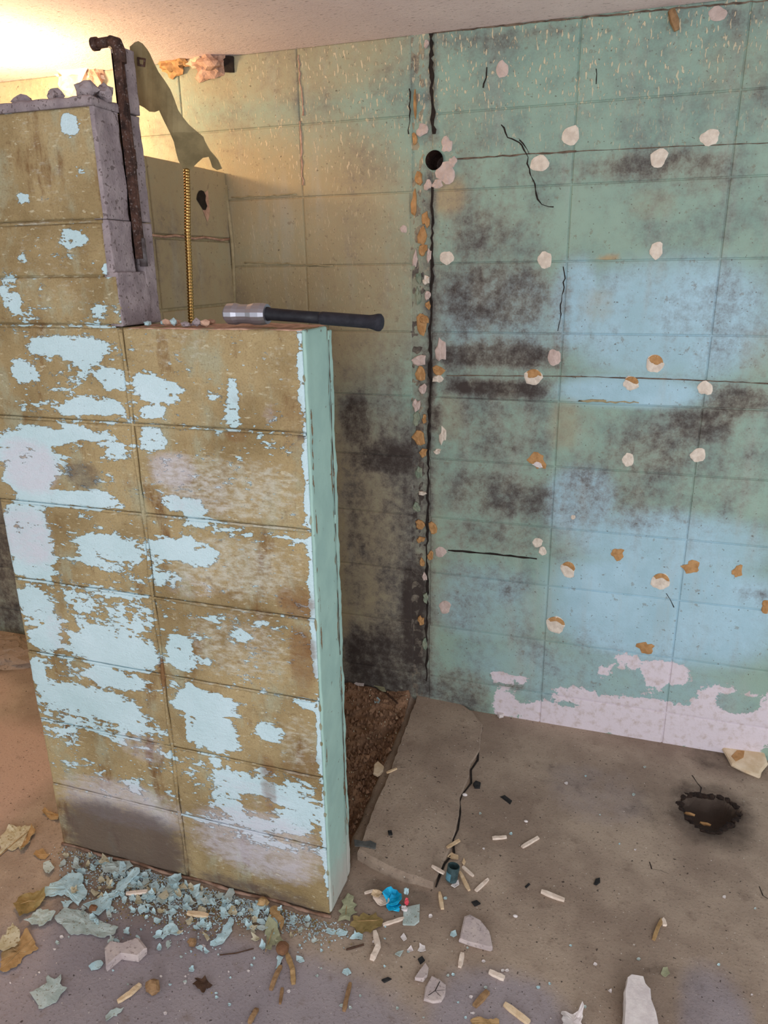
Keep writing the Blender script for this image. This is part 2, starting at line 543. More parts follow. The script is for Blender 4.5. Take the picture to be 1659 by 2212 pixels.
hue = Field(BACK, [(1170, 1680, 1200, 1440, 1), (1220, 1680, 560, 830, .8), (1190, 1530, 815, 880, .85), (1200, 1660, 1100, 1240, .8),
                   (1180, 1330, 1010, 1160, .9), (1190, 1290, 560, 760, .9), (930, 1170, 1210, 1400, .5), (940, 1650, 1390, 1560, .45), (930, 1250, 580, 800, .5)])
tanf = Field(BACK, [(300, 905, 250, 900, .8), (300, 905, -60, 250, .68), (300, 915, 850, 1500, .8), (935, 1060, 120, 640, .25), (930, 1010, 380, 470, .75), (1500, 1680, 60, 240, .3),  # tan left of the scar includes some of the lamp's warm light
                    (1290, 1340, 546, 562, 1.0), (1250, 1330, 620, 700, .4), (-300, 500, 50, 1450, .72), (935, 1010, 840, 960, .45), (1230, 1290, 870, 960, .3),
                    (1590, 1680, 700, 830, .35), (1350, 1470, 400, 480, .35), (1180, 1260, 860, 980, .5)])
salt = Field(BACK, [(1055, 1145, 1452, 1478, .85), (1190, 1300, 1482, 1520, .8), (1060, 1120, 1480, 1560, .85), (1090, 1330, 1520, 1590, .78),
                    (1250, 1570, 1510, 1610, .95), (1320, 1390, 1410, 1450, .72), (1380, 1500, 1430, 1480, .85), (1480, 1700, 1480, 1640, .98),
                    (1540, 1640, 1500, 1540, -.9), (1290, 1330, 1430, 1470, .6), (1390, 1440, 1460, 1500, .7), (560, 590, 890, 960, .0)])
fleck = Field(BACK, [(480, 1680, -40, 260, 1.0), (480, 930, 200, 400, .8), (480, 930, 380, 700, .35), (935, 1680, 240, 330, .4), (-100, 480, 0, 400, .3)])
WF = {'mould': mould, 'hue': hue, 'tan': tanf, 'salt': salt, 'fleck': fleck}

wu, wv = np.meshgrid(np.linspace(-2.43, 1.99, 140), np.linspace(-.08, CEIL, 70))
wi = np.arange(wu.size).reshape(wu.shape)
WV = np.stack([wu.ravel(), np.full(wu.size, WY + .0034), wv.ravel()], 1)
WFc = [(int(wi[j, i]), int(wi[j, i + 1]), int(wi[j + 1, i + 1]), int(wi[j + 1, i])) for j in range(69) for i in range(139)]
nb_ = len(WV)
WV = np.vstack([WV, [(-2.43, WY + .18, -.08), (1.99, WY + .18, -.08), (1.99, WY + .18, CEIL), (-2.43, WY + .18, CEIL)]])
ed = [list(wi[0, :]), list(wi[:, -1]), list(wi[-1, ::-1]), list(wi[::-1, 0])]
for k in range(4):
    k2 = (k + 1) % 4
    WFc.append(tuple([nb_ + k2, nb_ + k][::-1]) + tuple(int(q) for q in ed[k][::-1]))
WFc.append((nb_ + 3, nb_ + 2, nb_ + 1, nb_))
wall_back = obj('wall_back', WV, WFc, MW, None, {k: f(WV[:, 0], WV[:, 2]) for k, f in WF.items()}, org=np.array([-.2, WY + .18, -.08]))
bm = bmesh.new(); bm.from_mesh(wall_back.data); bmesh.ops.recalc_face_normals(bm, faces=bm.faces); bm.to_mesh(wall_back.data); bm.free()
tag(wall_back, kind='structure')


def back_frame(u, v, n):
    return np.stack([u, WY + n, v], 1)


SCAR0, SCAR1 = -0.072, -0.012
wall_blocks = {}
for j in range(11):
    z1, z0 = ZT[j], ZT[j + 1]
    for i in range(len(XJ) - 1):
        x0, x1 = XJ[i], XJ[i + 1]
        if abs(x1 + .02) < 1e-6: x1 = SCAR0 + .004 * math.sin(j * 2.3)
        if abs(x0 + .02) < 1e-6: x0 = SCAR1 + .002 * math.cos(j * 1.7)
        g = 0.0015
        gz0, gz1 = g, g
        far = x0 < -1.3 or x0 > 1.0
        o = block_mesh('block', x0 + g, x1 - g, z0 + gz0, z1 - (gz1 if j else 0.0005), back_frame, .03, .05 if far else .02, MW, wall_back, WF,
                       edge=.004, amp=.0010, seed=j * 13 + i)
        wall_blocks[(j, i)] = o

# rough scar where a cross wall was torn off
zz = np.arange(-.05, CEIL - .004, .012)
V, F = [], []
nx = 8
for k, z in enumerate(zz):
    for i in range(nx):
        u = SCAR0 - .004 + (SCAR1 - SCAR0 + .006) * i / (nx - 1)
        d = .004 + .006 * mn.noise(Vector((u * 60, z * 40, 2))) + .010 * max(0, (i - 4) / 3) * (0.6 + .5 * mn.noise(Vector((3, z * 9, 1))))
        V.append((u, WY + max(-.004, d), z))
for k in range(len(zz) - 1):
    for i in range(nx - 1):
        a = k * nx + i
        F.append((a, a + 1, a + nx + 1, a + nx))
sv = np.array(V)
sz = np.clip((1.78 - sv[:, 2]) / .5, 0, 1); sx = np.clip((sv[:, 0] - SCAR0) / (SCAR1 - SCAR0), 0, 1)
obj('mortar_scar', V, F, MW, wall_back, {'mould': np.clip(.42 + .38 * sz + .5 * (sx > .7), 0, 1.1), 'hue': sz * 0, 'tan': .75 + sz * 0, 'salt': sz * 0, 'fleck': 1 - sz}, smooth=True)


def irregular(cx, cz, rx, rz, n=14, jag=.16, seed=0):
    r = random.Random(seed)
    ph = [r.uniform(0, 6.28) for _ in range(3)]
    out = []
    for k in range(n):
        a = 2 * math.pi * k / n
        q = 1 + jag * (.5 * math.sin(2 * a + ph[0]) + .4 * math.sin(3 * a + ph[1]) + .4 * math.sin(5 * a + ph[2])) + r.uniform(-jag, jag) * .4
        out.append((cx + rx * q * math.cos(a), cz + rz * q * math.sin(a)))
    return out


def wall_patch(name, outline, proud, mat, parent, y=WY):
    """a thin irregular piece stuck on the back wall"""
    n = len(outline)
    cx = sum(p[0] for p in outline) / n; cz = sum(p[1] for p in outline) / n
    V = [(x, y + .001, z) for x, z in outline] + [(x, y - proud * .6, z) for x, z in outline]
    V += [(cx + (x - cx) * .8, y - proud * (1 + .25 * math.sin(i * 2.1)), cz + (z - cz) * .8) for i, (x, z) in enumerate(outline)] + [(cx, y - proud, cz)]
    F = []
    for k in range(n):
        k2 = (k + 1) % n
        F += [(k, k2, n + k2, n + k), (n + k, n + k2, 2 * n + k2, 2 * n + k), (2 * n + k, 2 * n + k2, 3 * n)]
    return obj(name, V, F, mat, parent)


def px_r(x, y, r):
    """pixel radius -> metres on the back wall"""
    return abs(on_y(x + r, y)[0] - on_y(x, y)[0]), abs(on_y(x, y + r)[2] - on_y(x, y)[2])


# old adhesive dabs (white, some with a tan paper crescent left on them)
DABS = [  # x, y, rx, ry, kind
    (1233, 293, 20, 20, 'w'), (1533, 297, 20, 19, 'w'), (1423, 341, 19, 20, 'w'), (1166, 353, 19, 19, 'w'), (965, 557, 15, 15, 'w'),
    (1177, 562, 16, 18, 'w'), (1418, 541, 15, 18, 'w'), (1197, 772, 14, 19, 'p'), (1152, 815, 19, 18, 't'), (1414, 786, 19, 20, 't'),
    (1363, 828, 17, 15, 't'), (1523, 838, 17, 15, 'w'), (1161, 995, 19, 17, 'b'), (1357, 993, 12, 16, 'w'), (1508, 983, 16, 16, 'w'),
    (1161, 1172, 11, 10, 'w'), (1172, 1190, 8, 10, 'w'), (1227, 1230, 16, 17, 't'), (1427, 1256, 20, 18, 't'), (1334, 1197, 16, 12, 'n'),
    (1493, 1225, 19, 13, 'n'), (1593, 1234, 10, 15, 'n'), (952, 1192, 12, 11, 'p'), (961, 1311, 13, 14, 'p'), (1200, 1349, 21, 17, 't'),
    (1394, 1399, 17, 13, 'n'), (1655, 1310, 11, 13, 'n'), (872, 495, 8, 8, 'p'), (1238, 1117, 5, 5, 'w'), (1085, 150, 14, 18, 'p'), (1550, 30, 20, 16, 'p'),
]
for k, (x, y, rx, ry, kd) in enumerate(DABS):
    c = on_y(x, y); a, b = px_r(x, y, rx)[0], px_r(x, y, ry)[1]
    m = {'w': M_dab, 'p': M_pink, 't': M_dab, 'b': M_tan, 'n': M_tan}[kd]
    d = wall_patch('adhesive_dab', irregular(c[0], c[2], a, b, 16, .14 if kd in 'wpt' else .3, k), .0022, m, wall_back)
    if kd == 't':
        o2 = []
        for q in range(9):
            t = .15 + 2.4 * q / 8
            o2.append((c[0] + a * .98 * math.cos(t), c[2] + b * .98 * math.sin(t)))
        for q in range(6, -1, -1):
            t = .4 + 2.0 * q / 6
            o2.append((c[0] + a * .85 * math.cos(t), c[2] + b * (.18 + .3 * math.sin(t * 1.6 + k))))
        o2 = o2[:9] + o2[9:][::1]
        wall_patch('paper_scrap', o2, .0031, M_tan, d)
    if kd == 'b':
        wall_patch('plaster_remnant', irregular(c[0] + a * .1, c[2] - b * .5, a * .55, b * .4, 10, .3, k), .0031, M_white, d)

# chips of torn mortar and stone along the scar
rs = random.Random(3)
CH = [(952, 757, 11, 26, 'p'), (947, 800, 14, 10, 'n'), (946, 818, 11, 9, 'w'), (957, 940, 8, 18, 'w'), (945, 975, 8, 6, 'w'), (912, 281, 14, 13, 'p'),
      (911, 700, 12, 22, 'n'), (917, 690, 9, 10, 'n'), (906, 778, 14, 14, 'p'), (909, 808, 10, 18, 'n'), (921, 605, 8, 10, 'w'), (924, 638, 8, 9, 'p'),
      (905, 945, 13, 16, 'n'), (915, 978, 8, 10, 'n'), (900, 875, 8, 14, 'p'), (900, 905, 8, 14, 's'), (917, 905, 5, 9, 'n'), (913, 1065, 8, 5, 'w'),
      (908, 1133, 11, 9, 'n'), (909, 1165, 9, 6, 'n'), (935, 1140, 9, 13, 'n'), (912, 510, 9, 20, 'n'), (920, 475, 8, 16, 'n'), (914, 540, 9, 14, 'n'),
      (897, 560, 5, 18, 'p'), (927, 552, 6, 14, 'p'), (897, 225, 3, 30, 'n'),
      (895, 440, 6, 28, 'n'), (922, 95, 6, 9, 'p'), (925, 660, 6, 8, 'n'), (904, 640, 6, 18, 's'), (905, 600, 6, 14, 's'), (912, 1215, 5, 9, 'n'),
      (918, 1245, 5, 8, 'p'), (896, 300, 5, 14, 'n'), (905, 385, 9, 14, 'n'), (900, 1095, 8, 10, 's'), (925, 400, 8, 12, 'p'), (905, 1020, 7, 14, 's'),
      (930, 1200, 6, 10, 'n'), (920, 1290, 6, 10, 's'), (910, 1340, 7, 10, 'n'), (918, 1390, 6, 12, 's'), (914, 840, 9, 10, 'p')]
for k, (x, y, rx, ry, kd) in enumerate(CH):
    c = on_y(x, y); a, b = px_r(x, y, rx)[0], px_r(x, y, ry)[1]
    wall_patch('stone_chip', irregular(c[0], c[2], a, b, 10, .3, 100 + k), rs.uniform(.004, .009),
               {'p': M_pink, 'n': M_tan, 'w': M_dab, 's': M_mortar}[kd], wall_back)
# plaster smeared round the pipe hole
for k, (x, y, rx, ry) in enumerate([(965, 312, 13, 16), (963, 372, 20, 26), (945, 398, 12, 10), (978, 350, 8, 12)]):
    c = on_y(x, y); a, b = px_r(x, y, rx)[0], px_r(x, y, ry)[1]
    wall_patch('plaster_smear', irregular(c[0], c[2], a, b, 16, .26, 300 + k), .004, M_pink, wall_back)

# the pipe hole itself, cut through blocks, scar and wall
hc = on_y(938, 346)
HR = .0265
cut = MB().tube([(hc[0], WY - .05, hc[2]), (hc[0], WY + .16, hc[2])], HR, 28).build('hole_cutter', M_dark)
bpy.context.view_layer.update()
hx, hz = hc[0], hc[2]
targets = [o for o in list(wall_back.children) + [wall_back]
           if o.name.split('.')[0] in ('block', 'wall_back', 'mortar_scar', 'plaster_smear')]
for o in targets:
    if o is not wall_back:
        vs = np.array([o.matrix_world @ v.co for v in o.data.vertices])
        if vs[:, 0].min() > hx + HR or vs[:, 0].max() < hx - HR or vs[:, 2].min() > hz + HR or vs[:, 2].max() < hz - HR:
            continue
    if o.name.startswith('mortar_scar'):
        bm = bmesh.new(); bm.from_mesh(o.data)
        dead = [v for v in bm.verts if math.hypot((o.matrix_world @ v.co).x - hx, (o.matrix_world @ v.co).z - hz) < HR]
        bmesh.ops.delete(bm, geom=dead, context='VERTS')
        bm.to_mesh(o.data); bm.free()
        continue
    md = o.modifiers.new('cut', 'BOOLEAN')
    md.operation = 'DIFFERENCE'; md.object = cut; md.solver = 'EXACT'
    dg = bpy.context.evaluated_depsgraph_get()
    nm = bpy.data.meshes.new_from_object(o.evaluated_get(dg), preserve_all_data_layers=True, depsgraph=dg)
    o.modifiers.clear()
    o.data = nm
bpy.data.objects.remove(cut)
mb = MB()
N = 28
V = []
for y, r in ((WY - .003, HR - .001), (WY + .12, HR - .003)):
    V += [(hx + r * math.cos(2 * math.pi * k / N), y, hz + r * math.sin(2 * math.pi * k / N)) for k in range(N)]
F = [(k, (k + 1) % N, N + (k + 1) % N, N + k) for k in range(N)] + [tuple(range(N, 2 * N))]
obj('pipe_sleeve', V, F, M_rust, wall_back, smooth=False)


def wall_ribbon(name, pts, widths, mat, parent, y=WY - .0008, thick=.0008):
    V, F = [], []
    n = len(pts)
    for i, (x, z) in enumerate(pts):
        x2, z2 = pts[min(i + 1, n - 1)]; x1, z1 = pts[max(i - 1, 0)]
        dx, dz = x2 - x1, z2 - z1
        L = math.hypot(dx, dz) or 1
        w = widths[i] if isinstance(widths, list) else widths
        V += [(x - dz / L * w / 2, y, z + dx / L * w / 2), (x + dz / L * w / 2, y, z - dx / L * w / 2)]
    for i in range(n - 1):
        F.append((2 * i, 2 * i + 1, 2 * i + 3, 2 * i + 2))
    return obj(name, V, F, mat, parent)


def px_line(pl, step=9, jag=2.0, seed=0):
    r = random.Random(seed)
    out = []
    for (xa, ya), (xb, yb) in zip(pl[:-1], pl[1:]):
        k = max(1, int(math.hypot(xb - xa, yb - ya) / step))
        for i in range(k):
            t = i / k
            out.append((xa + (xb - xa) * t + r.uniform(-jag, jag), ya + (yb - ya) * t + r.uniform(-jag, jag)))
    out.append(pl[-1])
    return [(on_y(x, y)[0], on_y(x, y)[2]) for x, y in out]


def crack(pl, w, seed, parent=wall_back, y=WY - .0012, step=9, jag=2, m=None):
    p = px_line(pl, step, jag, seed)
    r = random.Random(seed)
    return wall_ribbon('crack', p, [w * r.uniform(.4, 1.2) for _ in p], m or M_dark, parent, y)


crack([(1084, 268), (1096, 296), (1120, 308), (1138, 330), (1142, 365), (1157, 400), (1160, 430), (1170, 443), (1196, 447)], .0042, 1)
crack([(1120, 300), (1132, 312), (1143, 332)], .003, 2)
crack([(1053, 145), (1050, 170), (1044, 190)], .005, 3)
crack([(1289, 150), (1290, 172), (1288, 182)], .004, 4)
crack([(1216, 575), (1220, 600), (1214, 640), (1211, 680), (1205, 715)], .003, 5)
crack([(1440, 1283), (1448, 1298), (1456, 1312)], .003, 7)
# dark lips left by shelf boards, running with the courses
crack([(980, 344), (1100, 336), (1245, 327)], .005, 11, step=14, jag=1.2, m=M_lip)
crack([(1245, 327), (1450, 317), (1659, 309), (1900, 299)], .0025, 12, step=20, jag=.6, m=M_lip)
crack([(965, 811), (1080, 812), (1204, 812), (1420, 818), (1659, 828), (1900, 840)], .0036, 13, step=18, jag=.8, m=M_lip)
crack([(968, 1188), (1060, 1196), (1160, 1207)], .0075, 14, step=14, jag=.8)
crack([(930, 75), (933, 200), (938, 290)], .012, 15, step=10, jag=2.4, y=WY - .003)
crack([(935, 400), (934, 560), (930, 700), (930, 810), (926, 1000), (923, 1200), (921, 1470)], .010, 16, step=11, jag=2.2, y=WY - .003)
crack([(884, 190), (886, 230), (883, 290)], .004, 17)
crack([(934, 72), (1060, 58), (1240, 40), (1456, 19), (1659, 1), (1900, -22)], .005, 18, step=12, jag=1.5, m=M_lip)  # dark line along the top edge of the wall
# raised drips of mortar in the left-hand joints
for k, pl in enumerate([[(645, 118), (648, 170), (653, 220), (655, 250)], [(649, 262), (651, 330), (655, 400)], [(500, 428), (570, 424), (640, 420)],
                        [(530, 567), (620, 570), (720, 574)], [(1310, 866), (1250, 866), (1380, 870)]]):
    p = px_line(pl, 10, 1.6, 40 + k)
    mb = MB().tube([(x, WY - .0005, z) for x, z in p], [random.uniform(.0015, .0038) for _ in p], 6)
    mb.build('mortar_drip', M_bed if k < 2 else M_olive, wall_back, smooth=True)

# broken masonry hanging under the ceiling at the lit end of the back wall


def lump(name, c, r, mat, parent=None, seed=0, sub=2, amp=.35, flat=1.0, base=None):
    bm = bmesh.new()
    bmesh.ops.create_icosphere(bm, subdivisions=sub, radius=1)
    for v in bm.verts:
        k = 1 + amp * mn.noise(v.co * 1.7 + Vector((seed * 3.1, seed, 0))) + amp * .5 * mn.noise(v.co * 4 + Vector((seed, 9, 0)))
        v.co = Vector((v.co.x * r[0] * k, v.co.y * r[1] * k, v.co.z * r[2] * k))
    zmin = min(v.co.z for v in bm.verts)
    V = [tuple(v.co) for v in bm.verts]; F = [tuple(q.index for q in f.verts) for f in bm.faces]
    bm.free()
    off = np.array(c, float)
    if base is not None:
        off[2] = base - zmin
    return obj(name, np.array(V) + off, F, mat, parent)


for k, (x, y, rx, ry, rz, m) in enumerate([
        (170, 148, .085, .05, .045, M_dab), (165, 180, .055, .035, .035, M_cream), (205, 160, .035, .03, .05, M_bed), (150, 140, .05, .03, .03, M_bed),
        (370, 138, .04, .022, .03, M_tan), (400, 132, .035, .02, .018, M_tan), (455, 140, .055, .03, .035, M_bed), (430, 128, .04, .02, .02, M_cream)]):
    c = on_y(x, y, WY - .004)
    lump('broken_mortar', c, (rx, ry, rz), m, wall_back, seed=20 + k, sub=3, amp=.7)
c = on_y(489, 140)
MB().box(c[0] - .004, c[0] + .026, WY - .008, WY + .01, c[2] - .02, CEIL - .002, jit=.004).build('missing_corner_shade', M_dark, wall_back)  # dark box standing in for the shade in the broken-out corner
# splinter of wood hanging from the ceiling line
p = [on_y(1450, 22, WY - .012), on_y(1457, 45, WY - .014), on_y(1462, 66, WY - .012)]
MB().tube(p, [.009, .011, .006], 6).build('wooden_plug', M_wood3, wall_back)

# ------------------------------------------------------------------ ceiling, other walls
o = MB().box(-2.6, 2.0, -2.0, WY + .18, CEIL, CEIL + .1).build('ceiling', MC)
tag(o, kind='structure')
M_plain = mat_simple('far_wall_paint', lin(160, 168, 150), lin(140, 146, 126), 8)
o = MB().box(-2.62, -2.44, -2.0, WY + .18, -.05, CEIL).build('wall_far_left', M_plain); tag(o, kind='structure')

# left partition between pier and back wall
wall_left = MB().box(-.808, -.686, .136, WY - .001, -.03, 1.79).build('wall_left', M_olive)
tag(wall_left, kind='structure')
LX = -.681


def left_frame(u, v, n):
    return np.stack([LX - n, u, v], 1)


lt = lambda u, v: np.full(np.shape(u), .82)
lm = lambda u, v: np.clip(.10 + .10 * np.sin(v * 9), 0, 1)
zero = lambda u, v: np.zeros(np.shape(u))
for j in range(9):
    for (a, b) in ((.14, .555), (.562, WY - .003)):
        block_mesh('block', a, b, .2 * j + .003, .2 * j + (.196 if j != 7 else .19), left_frame, .004 + .118, .03, MW, wall_left,
                   {'mould': lm, 'hue': zero, 'tan': lt, 'salt': zero, 'fleck': zero}, seed=300 + j, amp=.0015)
# hole knocked in a block of the partition and its joint drips
c = on_x(436, 432, LX)
obj('knocked_hole_shade', [(LX + .0012, c[1] + a, c[2] + b) for a, b in irregular(0, 0, .026, .026, 12, .35, 5)], [tuple(range(12))[::-1]], M_dark, wall_left)  # flat dark patch painted for the shade inside the hole
obj('chipped_rim', [(LX + .0008, c[1] + .02 + a, c[2] - .012 + b) for a, b in irregular(0, 0, .026, .036, 12, .3, 6)], [tuple(range(12))[::-1]], M_bed, wall_left)
mb = MB(); mb.tube([(LX + .001, y, 1.598 + .003 * math.sin(y * 40)) for y in np.linspace(.2, .96, 16)], .0035, 6)
mb.build('mortar_drip', M_bed, wall_left, smooth=True)
mb = MB(); mb.tube([(LX + .002 + .004 * math.sin(z * 17), WY - .004, z) for z in np.linspace(.9, 1.76, 20)], .006, 6)
mb.build('mortar_drip', M_olive, wall_left, smooth=True)

# ------------------------------------------------------------------ floor
fx = np.concatenate([np.arange(-2.5, -1.0, .04), np.arange(-1.0, 1.15, .0125), np.arange(1.15, 2.0, .05)])
fy = np.concatenate([np.arange(-2.0, -.6, .08), np.arange(-.6, 1.0, .0125)])
FX, FY = np.meshgrid(fx, fy)
dc = on_z(1532, 1752)


def sm(x, a, b):
    t = np.clip((x - a) / (b - a), 0, 1)
    return t * t * (3 - 2 * t)


left_edge = np.interp(FY, [.1, .27, 1.0], [-.0, -.035, -.07])       # left edge of the sill slab
dirtm = sm(-(FX - left_edge), .0, .02) * sm(FY, .12, .16) * sm(FX, -.70, -.66)
an = np.arctan2(FY - dc[1], FX - dc[0])
rr = np.hypot(FX - dc[0], (FY - dc[1]) / 1.25) / (.073 * (1 + .12 * np.sin(2 * an + 1) + .1 * np.sin(3 * an) + .05 * np.sin(7 * an)))
hole = 1 - sm(rr, .72, 1.03)
fz = -.028 * dirtm * (1 + .5 * vnoise(FX, FY, 16, 4)) + .016 * dirtm * vnoise(FX, FY, 38, 6) + .055 * dirtm * sm(FY, .78, .97) - .07 * hole


def ground(x, y):
    i = int(np.argmin(np.abs(fx - x))); j = int(np.argmin(np.abs(fy - y)))
    return float(fz[max(0, j - 1):j + 2, max(0, i - 1):i + 2].max())


def ground_px(px):
    """height of the dirt under a picture outline"""
    z = 0.0
    for _ in range(3):
        z = max(ground(*on_z(x, y, z)[:2]) for x, y in px)
    return z


idx = np.arange(FX.size).reshape(FX.shape)
F = [(int(idx[j, i]), int(idx[j, i + 1]), int(idx[j + 1, i + 1]), int(idx[j + 1, i])) for j in range(len(fy) - 1) for i in range(len(fx) - 1)]
fgrey = Field(FLOOR, [(-200, 1000, 1960, 2500, 1.0), (1460, 1640, 2070, 2400, .7), (1160, 1420, 1640, 1780, .4), (900, 1250, 2080, 2400, .8)])
fpink = Field(FLOOR, [(-300, 120, 1500, 1880, .9), (-600, 60, 1380, 1560, .9), (1490, 1659, 1840, 1900, .3)])  # left-hand patches paint the lamp's warm light into the floor colour
fm = Field(FLOOR, [(1440, 1630, 1690, 1830, .75), (1350, 1470, 1690, 1790, .4), (1480, 1659, 1590, 1680, .55), (1150, 1290, 1640, 1720, .3), (1320, 1560, 2060, 2230, .35),
                   (-60, 70, 1395, 1460, .7), (930, 1060, 1880, 1960, .35), (1000, 1060, 1740, 1860, .3), (760, 960, 1900, 1960, .5), (1080, 1200, 1790, 1900, .18)])
u, v = FX.ravel(), FY.ravel()
floor = obj('floor', np.stack([u, v, fz.ravel()], 1), F, MF, None,
            {'dirt': dirtm.ravel(), 'grey': fgrey(u, v), 'pink': fpink(u, v), 'mould': np.maximum(fm(u, v), hole.ravel() * 1.9)}, smooth=True, org=np.zeros(3))  # drain hole darkened to the outline of its dip
tag(floor, kind='structure')

# raised sill slab between the dirt strip and the concrete floor
SL = [on_z(772, 1838, .03), on_z(800, 1760, .03), on_z(840, 1672, .026), on_z(868, 1590, .024), on_z(905, 1492, .022), on_z(960, 1490, .02), on_z(1020, 1535, .016), on_z(1042, 1562, .012),
      on_z(1036, 1620, .008), on_z(1018, 1645, .008), on_z(1012, 1680, .007), on_z(994, 1720, .007), on_z(992, 1760, .007), on_z(980, 1805, .007), on_z(972, 1835, .008), on_z(948, 1880, .010), on_z(935, 1912, .012), on_z(880, 1893, .022), on_z(830, 1872, .028)]
SL = [np.array(p) for p in SL]
dense = []
for a, b in zip(SL, SL[1:] + SL[:1]):
    k = max(1, int(np.linalg.norm(b - a) / .018))
    for i in range(k):
        q = a + (b - a) * i / k
        dense.append(q + np.array([random.uniform(-.002, .002), random.uniform(-.002, .002), 0]))
n = len(dense)
cen = sum(dense) / n
V, F = [], []
for ring, (s, dz) in enumerate(((1.0, None), (1.0, -.005), (.975, 0), (.6, 0.001), (.25, .001))):
    for q in dense:
        p = cen + (q - cen) * s
        z = -.03 if dz is None else (cen[2] + (q[2] - cen[2]) * s + dz)
        V.append((p[0], p[1], z))
for r in range(4):
    for k in range(n):
        k2 = (k + 1) % n
        F.append((r * n + k, r * n + k2, (r + 1) * n + k2, (r + 1) * n + k))
V.append(tuple(cen + np.array([0, 0, .001])))
F += [(4 * n + k, 4 * n + (k + 1) % n, 5 * n) for k in range(n)]
vv = np.array(V)
sill = obj('sill_slab', V, F, MF, floor, {'dirt': np.zeros(len(V)), 'grey': np.full(len(V), .12), 'pink': np.zeros(len(V)), 'mould': np.full(len(V), .10)}, smooth=False)
# the crack along the slab's right side
cp = [on_z(x + random.uniform(-2, 2), y, .006) for x, y in ((1042, 1570), (1036, 1600), (1030, 1640), (1016, 1662), (1016, 1690), (1000, 1715), (994, 1730), (996, 1752), (988, 1790), (980, 1812), (982, 1840), (960, 1865), (948, 1890), (940, 1915))]
V, F = [], []
for i, q in enumerate(cp):
    w = random.uniform(.0018, .004)
    V += [(q[0] - w, q[1], .0035), (q[0] + w, q[1], .0035)]
for i in range(len(cp) - 1):
    F.append((2 * i, 2 * i + 1, 2 * i + 3, 2 * i + 2))
obj('crack', V, F, M_dark, floor)
for k, pl in enumerate([[(1495, 1675), (1505, 1690), (1515, 1702), (1512, 1715)], [(1403, 1862), (1408, 1878), (1425, 1880), (1445, 1888)], [(1640, 1915), (1648, 1935), (1659, 1942)]]):
    V, F = [], []
    for q in pl:
        c = on_z(*q); w = random.uniform(.0008, .002)
        V += [(c[0] - w, c[1], .0008), (c[0] + w, c[1], .0008)]
    F = [(2 * i, 2 * i + 1, 2 * i + 3, 2 * i + 2) for i in range(len(pl) - 1)]
    obj('crack', V, F, M_dark, floor)
# crust round the drain hole
for k in range(30):
    a = 2 * math.pi * k / 30 + random.uniform(-.1, .1)
    r = .071 * (1 + .12 * math.sin(2 * a + 1) + .1 * math.sin(3 * a))
    lump('drain_crust', (dc[0] + r * math.cos(a), dc[1] + 1.25 * r * math.sin(a), -.004), (random.uniform(.010, .018), random.uniform(.008, .014), .006), M_drain, floor, seed=60 + k, sub=1, amp=.5)
for k, (x, y, l) in enumerate(((1488, 1758, .02), (1524, 1780, .018))):
    c = on_z(x, y, -.02)
    lump('drain_chip', c, (l, .006, .005), M_tan, floor, seed=90 + k, sub=1)
# dirt mound at the far left
for k in range(5):
    c = on_z(-10 + 14 * k, 1400 + 6 * k, 0)
    lump('dirt_mound', (c[0], c[1], 0.0), (random.uniform(.08, .14), .09, random.uniform(.03, .05)), MF, floor, seed=130 + k, sub=3, amp=.4)

